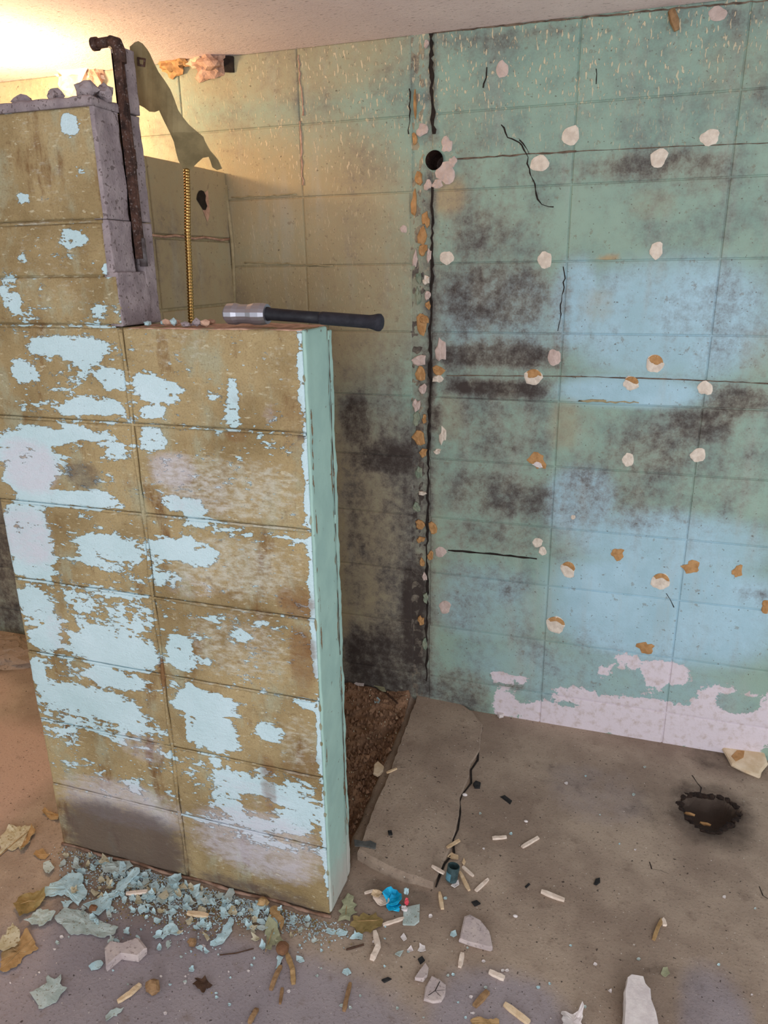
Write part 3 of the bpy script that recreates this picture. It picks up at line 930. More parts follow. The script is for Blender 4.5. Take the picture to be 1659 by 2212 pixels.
# ================================================================== THE BLOCK PARTITION
pier = empty('partition_wall', (-.4, .066, 0))
tag(pier, 'stepped concrete-block partition in flaking pale blue paint, its broken top carrying a hammer', 'wall', kind='thing')
blue = Field(FRONT, [
    (45, 230, 720, 785, .8), (20, 92, 765, 832, .75), (105, 275, 855, 902, .8), (40, 95, 862, 896, .7), (130, 225, 726, 792, .8), (205, 282, 790, 845, .7),
    (75, 140, 760, 800, -.6), (70, 140, 848, 878, -.7),
    (284, 345, 800, 842, .72), (290, 400, 818, 874, .85), (308, 357, 870, 908, .75), (478, 525, 870, 928, .85), (490, 515, 812, 880, .8),
    (-5, 290, 914, 1000, .82), (120, 235, 948, 992, -.6), (-5, 130, 940, 1075, .8), (130, 285, 1000, 1056, -.9), (10, 275, 1058, 1106, .8),
    (294, 360, 915, 978, .72), (386, 455, 1078, 1145, .75), (340, 440, 1070, 1110, .6),
    (0, 120, 1080, 1260, .85), (110, 300, 1095, 1150, -.6), (150, 312, 1155, 1240, .75), (328, 478, 1160, 1226, .8), (310, 400, 1150, 1280, .6),
    (40, 130, 1255, 1420, .8), (125, 335, 1280, 1390, .6), (145, 340, 1360, 1450, .9), (150, 300, 1262, 1290, .6), (357, 425, 1370, 1455, .8), (400, 470, 1410, 1440, .6),
    (480, 548, 1358, 1388, .75), (455, 480, 1348, 1366, .8),
    (68, 100, 1415, 1500, .75), (87, 312, 1478, 1562, .88), (180, 320, 1440, 1490, .7), (95, 360, 1545, 1580, .6), (362, 527, 1494, 1552, .85), (398, 426, 1472, 1510, .8), (630, 690, 1508, 1532, .7),
    (90, 370, 1575, 1640, .72), (165, 340, 1592, 1650, -.8), (412, 518, 1548, 1634, .85), (550, 620, 1560, 1604, .8), (400, 412, 1540, 1605, .8), (455, 480, 1635, 1655, .8),
    (105, 380, 1640, 1720, .38), (420, 705, 1665, 1800, .74), (520, 600, 1720, 1770, -.6), (380, 470, 1640, 1690, .5), (390, 710, 1770, 1830, .5),
    (130, 168, 238, 302, .85), (160, 186, 358, 378, .6), (36, 60, 408, 437, .75), (120, 194, 492, 540, .8), (0, 46, 590, 680, .65), (85, 108, 600, 632, .7),
    (222, 250, 566, 600, .9), (0, 30, 232, 250, .5), (190, 262, 650, 700, .5),
    (642, 662, 716, 900, .75), (655, 680, 900, 1160, .8), (668, 692, 1160, 1500, .8), (684, 706, 1500, 1700, .9), (696, 716, 1690, 1960, .8), (0, 720, 690, 706, .45), (0, 720, 1900, 1990, .25),
    (300, 660, 1130, 1165, .35), (320, 690, 1325, 1350, .42),
    (0, 380, 700, 1240, .33), (0, 380, 1180, 1680, .42), (300, 690, 720, 1700, .24), (0, 215, 480, 690, .2),
], power=2.4)
haze = Field(FRONT, [(0, 130, 945, 1070, .85), (310, 430, 970, 1060, .7), (0, 118, 1090, 1230, .8), (330, 520, 1010, 1130, .5), (340, 470, 1230, 1300, .5), (90, 150, 1290, 1420, .5),
                     (470, 620, 1300, 1420, .4), (100, 240, 1430, 1500, .4), (250, 365, 1580, 1650, .6), (120, 400, 1680, 1790, .75), (400, 710, 1740, 1900, .75), (230, 400, 1720, 1800, .6),
                     (420, 640, 1680, 1740, .5), (560, 600, 860, 920, .5), (500, 680, 1440, 1520, .3), (380, 480, 1590, 1680, .3)])
rust = Field(FRONT, [(480, 620, 760, 940, .5), (480, 540, 920, 960, .7), (600, 670, 840, 1000, .55), (590, 690, 1260, 1340, .75), (620, 690, 1340, 1520, .75), (440, 540, 1240, 1310, .5),
                     (0, 200, 230, 460, .28), (560, 600, 1610, 1770, .7), (470, 640, 1370, 1420, .45), (540, 600, 1080, 1130, .4), (590, 700, 1610, 1690, .6), (340, 360, 1430, 1480, .9), (240, 275, 830, 1100, .3),
                     (0, 260, 520, 690, .2), (495, 530, 830, 870, .5)])
pm = Field(FRONT, [(135, 220, 990, 1060, .75), (125, 405, 1735, 1890, 1.05), (400, 715, 1900, 1990, .8), (410, 720, 1840, 1920, .35), (130, 230, 1690, 1740, .5), (0, 260, 470, 480, .4), (640, 662, 930, 960, .8)])
pale = Field(FRONT, [(280, 480, 705, 800, .35), (560, 650, 720, 850, .3), (300, 660, 980, 1130, .55), (330, 660, 1150, 1300, .55), (100, 330, 1280, 1330, .3), (380, 640, 1320, 1480, .5),
                     (600, 690, 1540, 1680, .45), (0, 215, 480, 690, .3), (20, 190, 240, 330, .3), (60, 160, 330, 460, .3)])
PF = {'blue': blue, 'haze': haze, 'rust': rust, 'mould': pm, 'pale': pale}


def pier_frame(u, v, n):
    return np.stack([u, n, v], 1)


PT = .133
block_mesh('mortar_core', -.797, -.004, .002, 1.393, lambda u, v, n: pier_frame(u, v, n + .006), PT - .01, .012, MP, pier, PF, edge=.003, amp=.001, seed=490)
block_mesh('mortar_core', -.797, -.432, 1.388, 1.79, lambda u, v, n: pier_frame(u, v, n + .006), .078, .012, MP, pier, PF, edge=.003, amp=.001, seed=491)
JX = -.402
for j in range(7):
    lean = .0015 * math.sin(j * 2.2)
    block_mesh('block', -.80 + lean, JX - .004, .2 * j + .003, .2 * j + .1975, pier_frame, PT, .011, MP, pier, PF, edge=.007, amp=.0016, seed=500 + j)
    block_mesh('block', JX + .004, -.001, .2 * j + .003, .2 * j + .1975, pier_frame, PT, .011, MP, pier, PF, edge=.007, amp=.0016, seed=530 + j)
# the rib of mortar standing in the vertical joint
pts = [(JX + .002 * math.sin(z * 21), .0025, z) for z in np.linspace(.01, 1.395, 50)]
mb = MB().tube(pts, [.0045 + .0015 * math.sin(i * 1.3) for i in range(50)], 8)
jo = mb.build('mortar_joint', MP, pier, smooth=True)
jw = np.array([v.co for v in jo.data.vertices]) + np.array(world_loc(jo))
for kf, ff in PF.items():
    jo.data.attributes.new(kf, 'FLOAT', 'POINT').data.foreach_set('value', np.asarray(ff(jw[:, 0], jw[:, 2]) * (.85 if kf == 'blue' else 1) + (.35 if kf == 'rust' else 0), np.float32))
for j in range(1, 9):
    xa, xb = (-.797, -.004) if j < 7 else (-.797, -.415)
    xs_ = np.linspace(xa, xb, 60)
    mb = MB().tube([(x, .0035 + .0012 * mn.noise(Vector((x * 22, j, 5))), .2 * j - .0008 + .0015 * mn.noise(Vector((x * 9, j, 1)))) for x in xs_],
                   [.0032 + .0016 * mn.noise(Vector((x * 30, j, 3))) for x in xs_], 6)
    jb = mb.build('bed_joint', MP, pier, smooth=True)
    jw = np.array([v.co for v in jb.data.vertices]) + np.array(world_loc(jb))
    for kf, ff in PF.items():
        jb.data.attributes.new(kf, 'FLOAT', 'POINT').data.foreach_set('value', np.asarray(ff(jw[:, 0], jw[:, 2] + .006) + (.3 if kf == 'pale' else 0) + (.12 if kf == 'blue' else 0), np.float32))
# the two upper courses: front shell broken off at the right
for j, xr in ((7, -.398), (8, -.412)):
    def prof(uu, vv, xr=xr):
        return np.zeros(np.shape(uu))
    z0, z1 = .2 * j + .004, .2 * j + (.197 if j == 7 else .2)
    if j == 7:
        block_mesh('block', -.80, -.398, z0, 1.497, pier_frame, .085, .011, MP, pier, PF, edge=.007, amp=.002, seed=560)
        block_mesh('block', -.80, -.418, 1.499, z1, pier_frame, .085, .011, MP, pier, PF, edge=.006, amp=.002, seed=561)
    else:
        block_mesh('block', -.80, xr, z0, z1, pier_frame, .085, .011, MP, pier, PF, edge=.007, amp=.0016, seed=562)


def raw_end(name, x, y0, y1, z0, z1, deep, mat, cell=.008, amp=.003, seed=0):
    fr = lambda u, v, n: np.stack([x - n, u, v], 1)
    return block_mesh(name, y0, y1, z0, z1, fr, deep, cell, mat, pier, None, edge=.003, amp=amp, seed=seed)


raw_end('broken_end', -.3955, .003, .1, 1.40, 1.505, .03, M_raw, amp=.004, seed=1)
raw_end('broken_end', -.403, .004, .076, 1.503, 1.602, .03, M_raw, seed=2)
raw_end('broken_end', -.404, .004, .076, 1.603, 1.80, .03, M_raw, seed=3)
raw_end('back_shell', -.3945, .096, .133, 1.40, 1.60, .045, M_raw, seed=4)
raw_end('back_shell', -.395, .094, .133, 1.602, 1.80, .045, M_raw, seed=5)
raw_end('back_shell', -.392, .100, .133, 1.802, 1.915, .03, M_raw, seed=6)
# the painted end face, a little bulged, with a second lip along its back edge
fr = lambda u, v, n: np.stack([.004 - n, u, v], 1)
gz = lambda u, v: np.zeros(np.shape(u))


def mat_end():
    t = NT('sage_end_paint', .6, .35)
    n1 = t.noise(9, 7, .62); n2 = t.noise(60, 6, .6); n3 = t.noise(22, 6, .6, t.vec(1, 1.6, .35))
    c = t.mix(t.step(n1, .35, .65), lin(158, 190, 180), lin(148, 180, 172))
    c = t.mix(t.step(n2, .66, .71, 0, .7), c, lin(96, 72, 56))
    ed = t.step(t.jit(t.jit(t.attr('chip'), n3, 1.3), n2, .4), .52, .56)
    c = t.mix(ed, c, t.mix(n2, lin(84, 58, 44), lin(150, 126, 96)))
    lowz = t.step(t.jit(t.attr('low'), n1, .8), .3, .9, 0, .7)
    c = t.mix(lowz, c, lin(196, 180, 172))
    h = t.math('ADD', t.math('MULTIPLY', ed, -.8), t.math('MULTIPLY', n2, .3))
    return t.finish(c, h, .7, .003)


M_end = mat_end()
low = lambda u, v: np.clip((.42 - v) / .5, 0, 1)
block_mesh('end_plaster', .002, .112, .012, 1.397, fr, .006, .01, M_end, pier,
           {'chip': lambda u, v: .62 * np.exp(-((u - .012) / .008) ** 2) + .5 * np.exp(-((u - .108) / .006) ** 2), 'low': low}, edge=.004, amp=.0016, seed=600)
fr2 = lambda u, v, n: np.stack([.003 - n, u, v], 1)
block_mesh('end_lip', .116, .137, .012, 1.388, fr2, .006, .01, M_end, pier,
           {'chip': lambda u, v: .5 * np.exp(-((u - .120) / .006) ** 2), 'low': low}, edge=.004, amp=.003, seed=601)
for k in range(3):
    z0_, z1_ = ((.15, .62), (.66, .98), (1.0, 1.37))[k]
    zs = np.linspace(z0_, z1_, 22)
    V = []
    for z in zs:
        y0_ = .1135 + .0022 * mn.noise(Vector((z * 9, 3, k))); w_ = random.uniform(.0006, .003)
        V += [(.0049, y0_ - w_, z), (.0049, y0_ + w_, z)]
    obj('crack', V, [(2 * i, 2 * i + 1, 2 * i + 3, 2 * i + 2) for i in range(21)], M_twig, pier)
# ledge: peach mortar bed with crumbs
def ledge_prof(uu, vv):
    return -.004 - .004 * vnoise(uu, vv, 30, 9)
fr3 = lambda u, v, n: np.stack([u, v, 1.3985 - n], 1)
block_mesh('mortar_bed', JX + .012, -.002, .003, .131, fr3, .006, .008, M_bed, pier, None, edge=.003, amp=.0022, seed=602)
for k in range(16):
    x = random.uniform(-.385, -.21); y = random.uniform(.01, .125)
    lump('mortar_crumb', (x, y, 0), (random.uniform(.004, .013), random.uniform(.004, .01), random.uniform(.003, .008)), [M_bed, M_raw, M_flake][k % 3], pier, seed=k, sub=1, amp=.5, base=1.3995)
# cap of mortar over the upper part, with broken lumps
fr4 = lambda u, v, n: np.stack([u, v, 1.817 - n], 1)
block_mesh('mortar_cap', -.80, -.402, -.003, .088, fr4, .018, .012, M_raw, pier, None, edge=.006, amp=.004, seed=603)
for k, (x, y, r, h) in enumerate([(-.428, .02, .02, .016), (-.405, .045, .016, .014), (-.50, .02, .014, .014), (-.575, .02, .02, .010), (-.60, .05, .016, .012), (-.45, .05, .018, .016), (-.66, .02, .02, .009), (-.425, .06, .014, .012)]):
    lump('mortar_lump', (x, y, 0), (r, r * .8, h), M_raw, pier, seed=30 + k, sub=2, amp=.6, base=1.812)
# shallow chips along the front arris
for k in range(9):
    z = random.uniform(.05, 1.35)
    lump('corner_chip', (-.002, .003, z), (.004, .004, random.uniform(.006, .02)), M_pier_mortar, pier, seed=210 + k, sub=1, amp=.5)
# skirting line of crusted dirt along the foot
pts = [(x, -.004 + .003 * math.sin(x * 31), .004) for x in np.linspace(-.8, .004, 40)]
mb = MB().tube(pts, [.004 + .003 * mn.noise(Vector((i * .9, 0, 0))) for i in range(40)], 7)
mb.build('foot_crust', mat_simple('foot_crust', lin(112, 84, 68), lin(156, 128, 112), 40), pier, smooth=True)

# ------------------------------------------------------------------ rusted pipe in the broken end
t = empty('rusty_pipe', (-.39, .086, 1.515))
tag(t, 'rusty iron water pipe with elbow stub, standing in the broken end of the partition', 'pipe')
PXx, PYy = -.3905, .085
mb = MB().tube([(PXx, PYy, 1.515), (PXx - .001, PYy, 1.6), (PXx, PYy, 1.75), (PXx - .002, PYy, 1.905)], .0072, 14); mb.build('riser', M_rust, t, smooth=True)
mb = MB().tube([(PXx + .001, PYy, 1.515), (PXx + .001, PYy, 1.57)], .0082, 14); mb.build('lower_sleeve', M_zinc, t, smooth=True)
mb = MB().tube([(PXx, PYy, 1.70), (PXx, PYy, 1.735)], .009, 14); mb.build('coupling', M_rust, t, smooth=True)
mb = MB().tube([(PXx - .002, PYy, 1.885), (PXx - .002, PYy, 1.905), (PXx - .006, PYy, 1.917), (PXx - .02, PYy, 1.922)], [.012, .0125, .0125, .011], 14); mb.build('elbow', M_rust, t, smooth=True)
mb = MB().tube([(PXx - .018, PYy, 1.922), (PXx - .052, PYy - .004, 1.920)], .009, 14); s = mb.build('outlet_stub', M_rust, t, smooth=True)
mb = MB().tube([(PXx - .046, PYy - .004, 1.920), (PXx - .056, PYy - .004, 1.920)], .0118, 14); mb.build('outlet_collar', M_rust, t, smooth=True)
# angle iron beside the pipe
mb = MB().box(-.404, -.384, .0762, .0775, 1.53, 1.90).box(-.404, -.4015, .0762, .0935, 1.53, 1.90)
mb.build('angle_iron', M_rust, pier)['label'] = 'dark rusted steel angle'

# ------------------------------------------------------------------ torn sheet hanging over the broken end
OUT = [(280, 101), (290, 92), (299, 89), (308, 94), (318, 106), (324, 116), (334, 138), (343, 156), (356, 174), (368, 193), (377, 215), (385, 238), (396, 254), (408, 269), (424, 283), (439, 295),
       (443, 305), (449, 316), (455, 326), (464, 336), (472, 346), (480, 364), (470, 367), (460, 361), (456, 348), (452, 338), (439, 340), (425, 352), (410, 367), (407, 373), (399, 371), (392, 358), (385, 345),
       (380, 325), (376, 305), (368, 286), (356, 262), (345, 238), (335, 242), (324, 241), (312, 232), (296, 224), (290, 190), (284, 150)]


def sheet_y(x, y):
    return .150 + .07 * max(0, (y - 100) / 270) + .014 * math.sin((x - 280) * .05) + (.03 if y > 285 else 0) * (y - 285) / 80


import mathutils.geometry as mg
cells = []
inside = []
def pip(x, y, poly):
    r = False; j = len(poly) - 1
    for i in range(len(poly)):
        xi, yi = poly[i]; xj, yj = poly[j]
        if (yi > y) != (yj > y) and x < (xj - xi) * (y - yi) / (yj - yi) + xi: r = not r
        j = i
    return r
pts2 = [Vector(p) for p in OUT]
ins = [Vector((x, y)) for x in range(286, 476, 11) for y in range(98, 366, 11) if pip(x, y, OUT) and min(math.hypot(x - a, y - b) for a, b in OUT) > 6]
nO = len(pts2)
vo, eo, fo, *_ = mg.delaunay_2d_cdt(pts2 + ins, [(i, (i + 1) % nO) for i in range(nO)], [tuple(range(nO))], 1, 1e-4)
V = [on_y(p.x, p.y, sheet_y(p.x, p.y)) for p in vo]
flap = obj('torn_sheet', V, [tuple(f) for f in fo], M_flap, None, smooth=False)
sd = flap.modifiers.new('thickness', 'SOLIDIFY'); sd.thickness = .0018
tag(flap, 'torn olive sheet drooping from the top of the broken wall end', 'sheet')
q = [on_y(x, y, sheet_y(x, y) - .003) for x, y in ((296, 123), (315, 126), (313, 145), (297, 142))]
q2 = [on_y(x, y, sheet_y(x, y) - .003) for x, y in ((300, 128), (310, 129), (309, 140), (301, 138))]
V = q + q2
V = V + [p + np.array([0, .002, 0]) for p in V]
F = []
for k in range(4):
    k2 = (k + 1) % 4
    F += [(k, k2, 4 + k2, 4 + k), (8 + k2, 8 + k, 12 + k, 12 + k2), (k2, k, 8 + k, 8 + k2), (4 + k, 4 + k2, 12 + k2, 12 + k)]
obj('square_clip', V, F, M_rust, flap)['label'] = 'rusty square clip'

# ------------------------------------------------------------------ ribbed hose hanging below the sheet
hp = [on_y(403, 366, sheet_y(403, 366)), on_y(405, 430, .225), on_y(405, 500, .2), on_y(409, 580, .2), on_y(413, 690, .2)]
hp = [np.array(p) for p in hp]
hp += [hp[-1] + np.array([.002, 0, -.10]), np.array([hp[-1][0] + .006, .2, .5]), np.array([hp[-1][0] + .004, .2, -.012])]
L = [0]
for a, b in zip(hp[:-1], hp[1:]): L.append(L[-1] + np.linalg.norm(b - a))
pitch = .0066
nr = int(L[-1] / pitch)
pts, rad = [], []
hpA = np.array(hp)
for k in range(nr):
    for ph, r in ((0, .0048), (.2, .0068), (.5, .0071), (.8, .0068)):
        s = (k + ph) * pitch
        pts.append([np.interp(s, L, hpA[:, c]) for c in range(3)]); rad.append(r)
o = MB().tube(pts, rad, 12).build('flexible_hose', M_brass, smooth=True)
tag(o, 'ribbed brass-coloured flexible hose hanging behind the ledge below the torn sheet', 'hose')

# ------------------------------------------------------------------ hammer
hy = .036
hb = empty('sledgehammer', tuple(on_y(535, 705, hy)))
tag(hb, 'steel sledgehammer head with black handle lying along the ledge of the partition', 'hammer')
hz0 = 1.4025
xl, xr_ = on_y(491, 690, hy)[0], on_y(579, 690, hy)[0]
mb = MB()
pr = [(0, .016), (.004, .0195), (.02, .0205), (.03, .018), (.05, .018), (.062, .0205), (.078, .0205), (xr_ - xl, .0185)]
cz = hz0 + .0215
rings = []
N = 16
for x, r in pr:
    ring = []
    for k in range(N):
        a = 2 * math.pi * (k + .5) / N
        c, s = math.cos(a), math.sin(a)
        q = r / max(abs(c), abs(s), (abs(c) + abs(s)) / 1.35)
        ring.append((xl + x, hy + q * c * 1.1, cz + q * s))
    rings.append(ring)
V = [p for r in rings for p in r]
F = [(i * N + k, i * N + (k + 1) % N, (i + 1) * N + (k + 1) % N, (i + 1) * N + k) for i in range(len(pr) - 1) for k in range(N)]
F += [tuple(range(N))[::-1], tuple((len(pr) - 1) * N + k for k in range(N))]
mb.add(V, F); mb.build('head', M_steel, hb)
a = np.array([xr_ - .012, hy, cz + .001]); e = on_y(826, 697, hy - .01)
e = np.array([e[0], hy - .012, e[2]])
d = e - a
prof_h = [(0, .0135), (.05, .0135), (.08, .0118), (.35, .0112), (.5, .0112), (.52, .0122), (.9, .0122), (.93, .0135), (.965, .0158), (.985, .0158), (1.0, .012)]
mb = MB().tube([tuple(a + d * s) for s, r in prof_h if s <= .51], [r for s, r in prof_h if s <= .51], 16); mb.build('handle', M_black, hb, smooth=True)
mb = MB().tube([tuple(a + d * s) for s, r in prof_h if s >= .5], [r for s, r in prof_h if s >= .5], 16); mb.build('grip', mat_simple('black_rubber', lin(34, 34, 42), lin(44, 44, 52), 90, rough=.65), hb, smooth=True)

# ------------------------------------------------------------------ warm lamp burning beyond the left partition
lp = bpy.data.lights.new('work_lamp', 'POINT')
lp.energy = 27.0
lp.color = (1.0, .70, .40)
lp.shadow_soft_size = .05
lo = bpy.data.objects.new('work_lamp', lp)
COL.objects.link(lo)
lo.location = (-1.22, .60, 1.93)

# ================================================================== LOOSE THINGS ON THE FLOOR
def floor_pts(px, z=0.0):
    return [on_z(x, y, z)[:2] for x, y in px]


def jag_outline(x0, x1, y0, y1, seed, n=16, jag=.3, rot=0.0):
    r = random.Random(seed)
    cx, cy, rx, ry = (x0 + x1) / 2, (y0 + y1) / 2, (x1 - x0) / 2, (y1 - y0) / 2
    out = []
    for k in range(n):
        a = 2 * math.pi * k / n
        q = .92 + r.uniform(-jag, jag * .7)
        u, v = rx * q * math.cos(a), ry * q * math.sin(a)
        out.append((cx + u * math.cos(rot) - v * math.sin(rot), cy + u * math.sin(rot) + v * math.cos(rot)))
    return out


def flake(name, px, mat, z=0.001, thick=.0012, curl=.006, seed=0, parent=None, mat2=None):
    """a thin, slightly curled plate with the given outline (picture points laid on the floor)"""
    rj = random.Random(seed * 7 + 1)
    fine = []
    for (xa, ya), (xb, yb) in zip(px, px[1:] + px[:1]):
        d = math.hypot(xb - xa, yb - ya)
        kk = max(1, min(6, int(d / 6)))
        for i in range(kk):
            t = i / kk
            a = .0 if i == 0 else min(3.2, d * .16)
            fine.append((xa + (xb - xa) * t + rj.uniform(-a, a), ya + (yb - ya) * t + rj.uniform(-a, a)))
    P = np.array(floor_pts(fine))
    n = len(P)
    c = P.mean(0)
    ext = np.ptp(P, axis=0).max() or .01
    r = random.Random(seed)
    ax = r.uniform(0, 6.28)
    dx, dy = math.cos(ax), math.sin(ax)
    k0 = r.uniform(.3, 1)
    V, rings = [], (1.0, .7, .38)
    def zc(p):
        s = ((p[0] - c[0]) * dx + (p[1] - c[1]) * dy) / ext * 2
        w = mn.noise(Vector((p[0] * 45, p[1] * 45, seed * 1.7)))
        return z + curl * (k0 * s * s + .5 * abs(w))
    for top in (1, 0):
        for s in rings:
            for p in P:
                q = c + (p - c) * s
                V.append((q[0], q[1], zc(q) + (thick if top else 0)))
        V.append((c[0], c[1], zc(c) + (thick if top else 0)))
    m = 3 * n + 1
    F = []
    for b, fl in ((0, False), (m, True)):
        for ri in range(2):
            for k in range(n):
                k2 = (k + 1) % n
                f = (b + ri * n + k, b + ri * n + k2, b + (ri + 1) * n + k2, b + (ri + 1) * n + k)
                F.append(f[::-1] if fl else f)
        for k in range(n):
            f = (b + 2 * n + k, b + 2 * n + (k + 1) % n, b + 3 * n)
            F.append(f[::-1] if fl else f)
    for k in range(n):
        k2 = (k + 1) % n
        F.append((m + k, m + k2, k2, k))
    # rest the lowest point on z
    V = np.array(V); V[:, 2] += z - V[:, 2].min()
    o = obj(name, V, F, mat, parent)
    bm = bmesh.new(); bm.from_mesh(o.data); bmesh.ops.recalc_face_normals(bm, faces=bm.faces); bm.to_mesh(o.data); bm.free()
    return o


def slab(name, px, mat, h, z=0.0, tilt=(0, 0), parent=None, jag=.0015, shrink=.92):
    """a thick shard: outline extruded, arrises broken, optionally tilted"""
    P = np.array(floor_pts(px)); n = len(P); c = P.mean(0)
    V = []
    for s, hz in ((1.0, 0), (1.03, h * .45), (1.0, h * .85), (shrink, h)):
        for p in P:
            q = c + (p - c) * s
            V.append((q[0] + random.uniform(-jag, jag), q[1] + random.uniform(-jag, jag), z + hz + tilt[0] * (q[0] - c[0]) * (1 if hz else 1) + tilt[1] * (q[1] - c[1])))
    V.append((c[0], c[1], z + h))
    V.append((c[0], c[1], z))
    F = []
    for r in range(3):
        for k in range(n):
            k2 = (k + 1) % n
            F.append((r * n + k, r * n + k2, (r + 1) * n + k2, (r + 1) * n + k))
    F += [(3 * n + k, 3 * n + (k + 1) % n, 4 * n) for k in range(n)] + [((k + 1) % n, k, 4 * n + 1) for k in range(n)]
    V = np.array(V); V[:, 2] += z - V[:, 2].min()
    o = obj(name, V, F, mat, parent)
    bm = bmesh.new(); bm.from_mesh(o.data); bmesh.ops.recalc_face_normals(bm, faces=bm.faces); bm.to_mesh(o.data); bm.free()
    return o


def sliver(name, pl, wpx, mat, z=0.0, hfac=.55, seed=0, bend=.0, round_=False):
    """a splinter of wood: four-sided, split at the ends, following picture points on the floor"""
    r = random.Random(seed)
    P = [np.array(on_z(x, y, z)) for x, y in pl]
    w = wpx / 1000.0 * 1.0
    fine = []
    for a, b in zip(P[:-1], P[1:]):
        for i in range(4):
            fine.append(a + (b - a) * i / 4)
    fine.append(P[-1])
    n = len(fine)
    if round_:
        pts = [(p[0], p[1], z + w * .5 + bend * math.sin(math.pi * i / (n - 1))) for i, p in enumerate(fine)]
        return MB().tube(pts, [w * .5 * (.8 + .3 * r.random()) for _ in pts], 8).build(name, mat, smooth=False)
    V, F = [], []
    for i, p in enumerate(fine):
        a = fine[max(i - 1, 0)]; b = fine[min(i + 1, n - 1)]
        d = (b - a)[:2]; d = d / (np.linalg.norm(d) or 1); s = np.array([-d[1], d[0]])
        tp = 1.0 if 0 < i < n - 1 else r.uniform(.55, .9)
        ww = w * tp * r.uniform(.9, 1.08); h = w * hfac * r.uniform(.9, 1.1)
        zz_ = z + bend * math.sin(math.pi * i / (n - 1))
        e = r.uniform(-.3, .3) * w if i in (0, n - 1) else 0
        q = p[:2] + d * e
        V += [(*(q - s * ww / 2), zz_), (*(q + s * ww / 2), zz_), (*(q + s * ww * .42), zz_ + h), (*(q - s * ww * .42), zz_ + h * r.uniform(.8, 1.1))]
    for i in range(n - 1):
        for k in range(4):
            F.append((4 * i + k, 4 * i + (k + 1) % 4, 4 * i + 4 + (k + 1) % 4, 4 * i + 4 + k))
    F += [(3, 2, 1, 0), tuple(4 * (n - 1) + k for k in range(4))]
    o = obj(name, V, F, mat)
    bm = bmesh.new(); bm.from_mesh(o.data); bmesh.ops.recalc_face_normals(bm, faces=bm.faces); bm.to_mesh(o.data); bm.free()
    return o


SILL_Z = .022
# --- wooden slivers
SL_G = 'wooden slivers on the concrete floor'
SLIV = [
    ([(964, 1833), (993, 1816)], 10, M_wood, .008, 'pale sliver lying across the end of the floor crack, just above the dark tube'),
    ([(1063, 1812), (1092, 1810)], 11, M_wood2, 0, 'short white sliver with a notched end, alone between the crack and the drain'),
    ([(1126, 1832), (1162, 1811)], 10, M_wood2, 0, 'slanting pale sliver, the nearest one to the drain hole'),
    ([(934, 1873), (960, 1888)], 10, M_wood2, .014, 'white sliver leaning against the left side of the dark tube'),
    ([(1000, 1874), (1023, 1894)], 9, M_wood2, 0, 'sharp white sliver pointing away from the right side of the dark tube'),
    ([(993, 1885), (1014, 1925)], 10, M_wood, 0, 'long tan sliver lying below the mouth of the dark tube'),
    ([(1027, 1926), (1055, 1900)], 10, M_wood2, 0, 'cream sliver slanting up, to the right of the tan one below the tube'),
    ([(949, 1928), (956, 1966)], 11, M_wood, 0, 'upright curved sliver between the blue wrapper and the dark tube'),
    ([(1168, 1927), (1218, 1946)], 13, M_wood2, 0, 'thick pinkish white sliver alone in the middle of the bare concrete'),
    ([(993, 2089), (999, 2060)], 11, M_wood2, 0, 'short upright pale sliver just under the large plaster shard'),
    ([(1057, 2101), (1090, 2116)], 13, M_wood2, 0, 'stubby pink-white sliver below and to the right of the large plaster shard'),
    ([(1026, 2174), (1055, 2142)], 14, M_wood3, 0, 'broad brown wood chip to the right of the cracked tile piece'),
    ([(1090, 2171), (1142, 2211)], 14, M_wood, 0, 'long cream sliver running off the lower edge of the view'),
    ([(743, 2185), (750, 2155), (757, 2124)], 10, M_wood3, 0, 'thin brown stick standing alone below the olive leaf'),
    ([(828, 1999), (871, 1985)], 9, M_wood2, 0, 'cream sliver touching the grey tile flake below the blue wrapper'),
    ([(810, 2017), (817, 2048), (802, 2077)], 14, M_wood2, 0, 'bent cream bark peel below the yellow-brown leaf'),
    ([(834, 1671), (857, 1661)], 8, M_wood, .026, 'small pale sliver on the left rim of the sill slab'),
    ([(256, 2165), (282, 2150), (303, 2129)], 12, M_wood, 0, 'cream stick with a darker raised end below the thick grey shard'),
    ([(273, 1932), (322, 1927)], 11, M_wood2, .006, 'white and brown stub lying on the paint litter'),
    ([(405, 1974), (450, 1980)], 13, M_wood, .006, 'thick cream stub at the front of the paint litter'),
    ([(584, 2142), (596, 2112), (607, 2088)], 11, M_wood3, 0, 'curved brown stick below the brown husk'),
    ([(605, 2169), (610, 2135)], 8, M_wood3, 0, 'very short brown splinter below the curved brown stick'),
    ([(538, 2212), (548, 2196), (557, 2178)], 11, M_wood3, 0, 'brown stick at the lower edge, left of the short splinter'),
    ([(620, 2063), (632, 2095), (634, 2126)], 12, M_leaf, 0, 'curled tan strip of bark hanging from the brown husk'),
    ([(1412, 2030), (1420, 2008), (1430, 1988)], 9, M_leaf, 0, 'curled tan peel lying alone below the drain hole'),
]
for k, (pl, w, m, z, lab) in enumerate(SLIV):
    o = sliver('wood_sliver', pl, w, m, z, .5, 700 + k, bend=.003 if len(pl) > 2 else 0)
    tag(o, lab, 'wood', SL_G)
o = sliver('twig', [(748, 2053), (786, 2042)], 5, M_twig, 0, seed=1, round_=True); tag(o, 'thin dark twig under the blue flake beside the bark peel', 'twig')
o = sliver('twig', [(814, 1481), (838, 1502), (859, 1521)], 7, M_twig, ground_px([(814, 1481), (838, 1502), (859, 1521)]) - .001, seed=2, round_=True); tag(o, 'dark bent twig on the dirt at the foot of the back wall', 'twig')
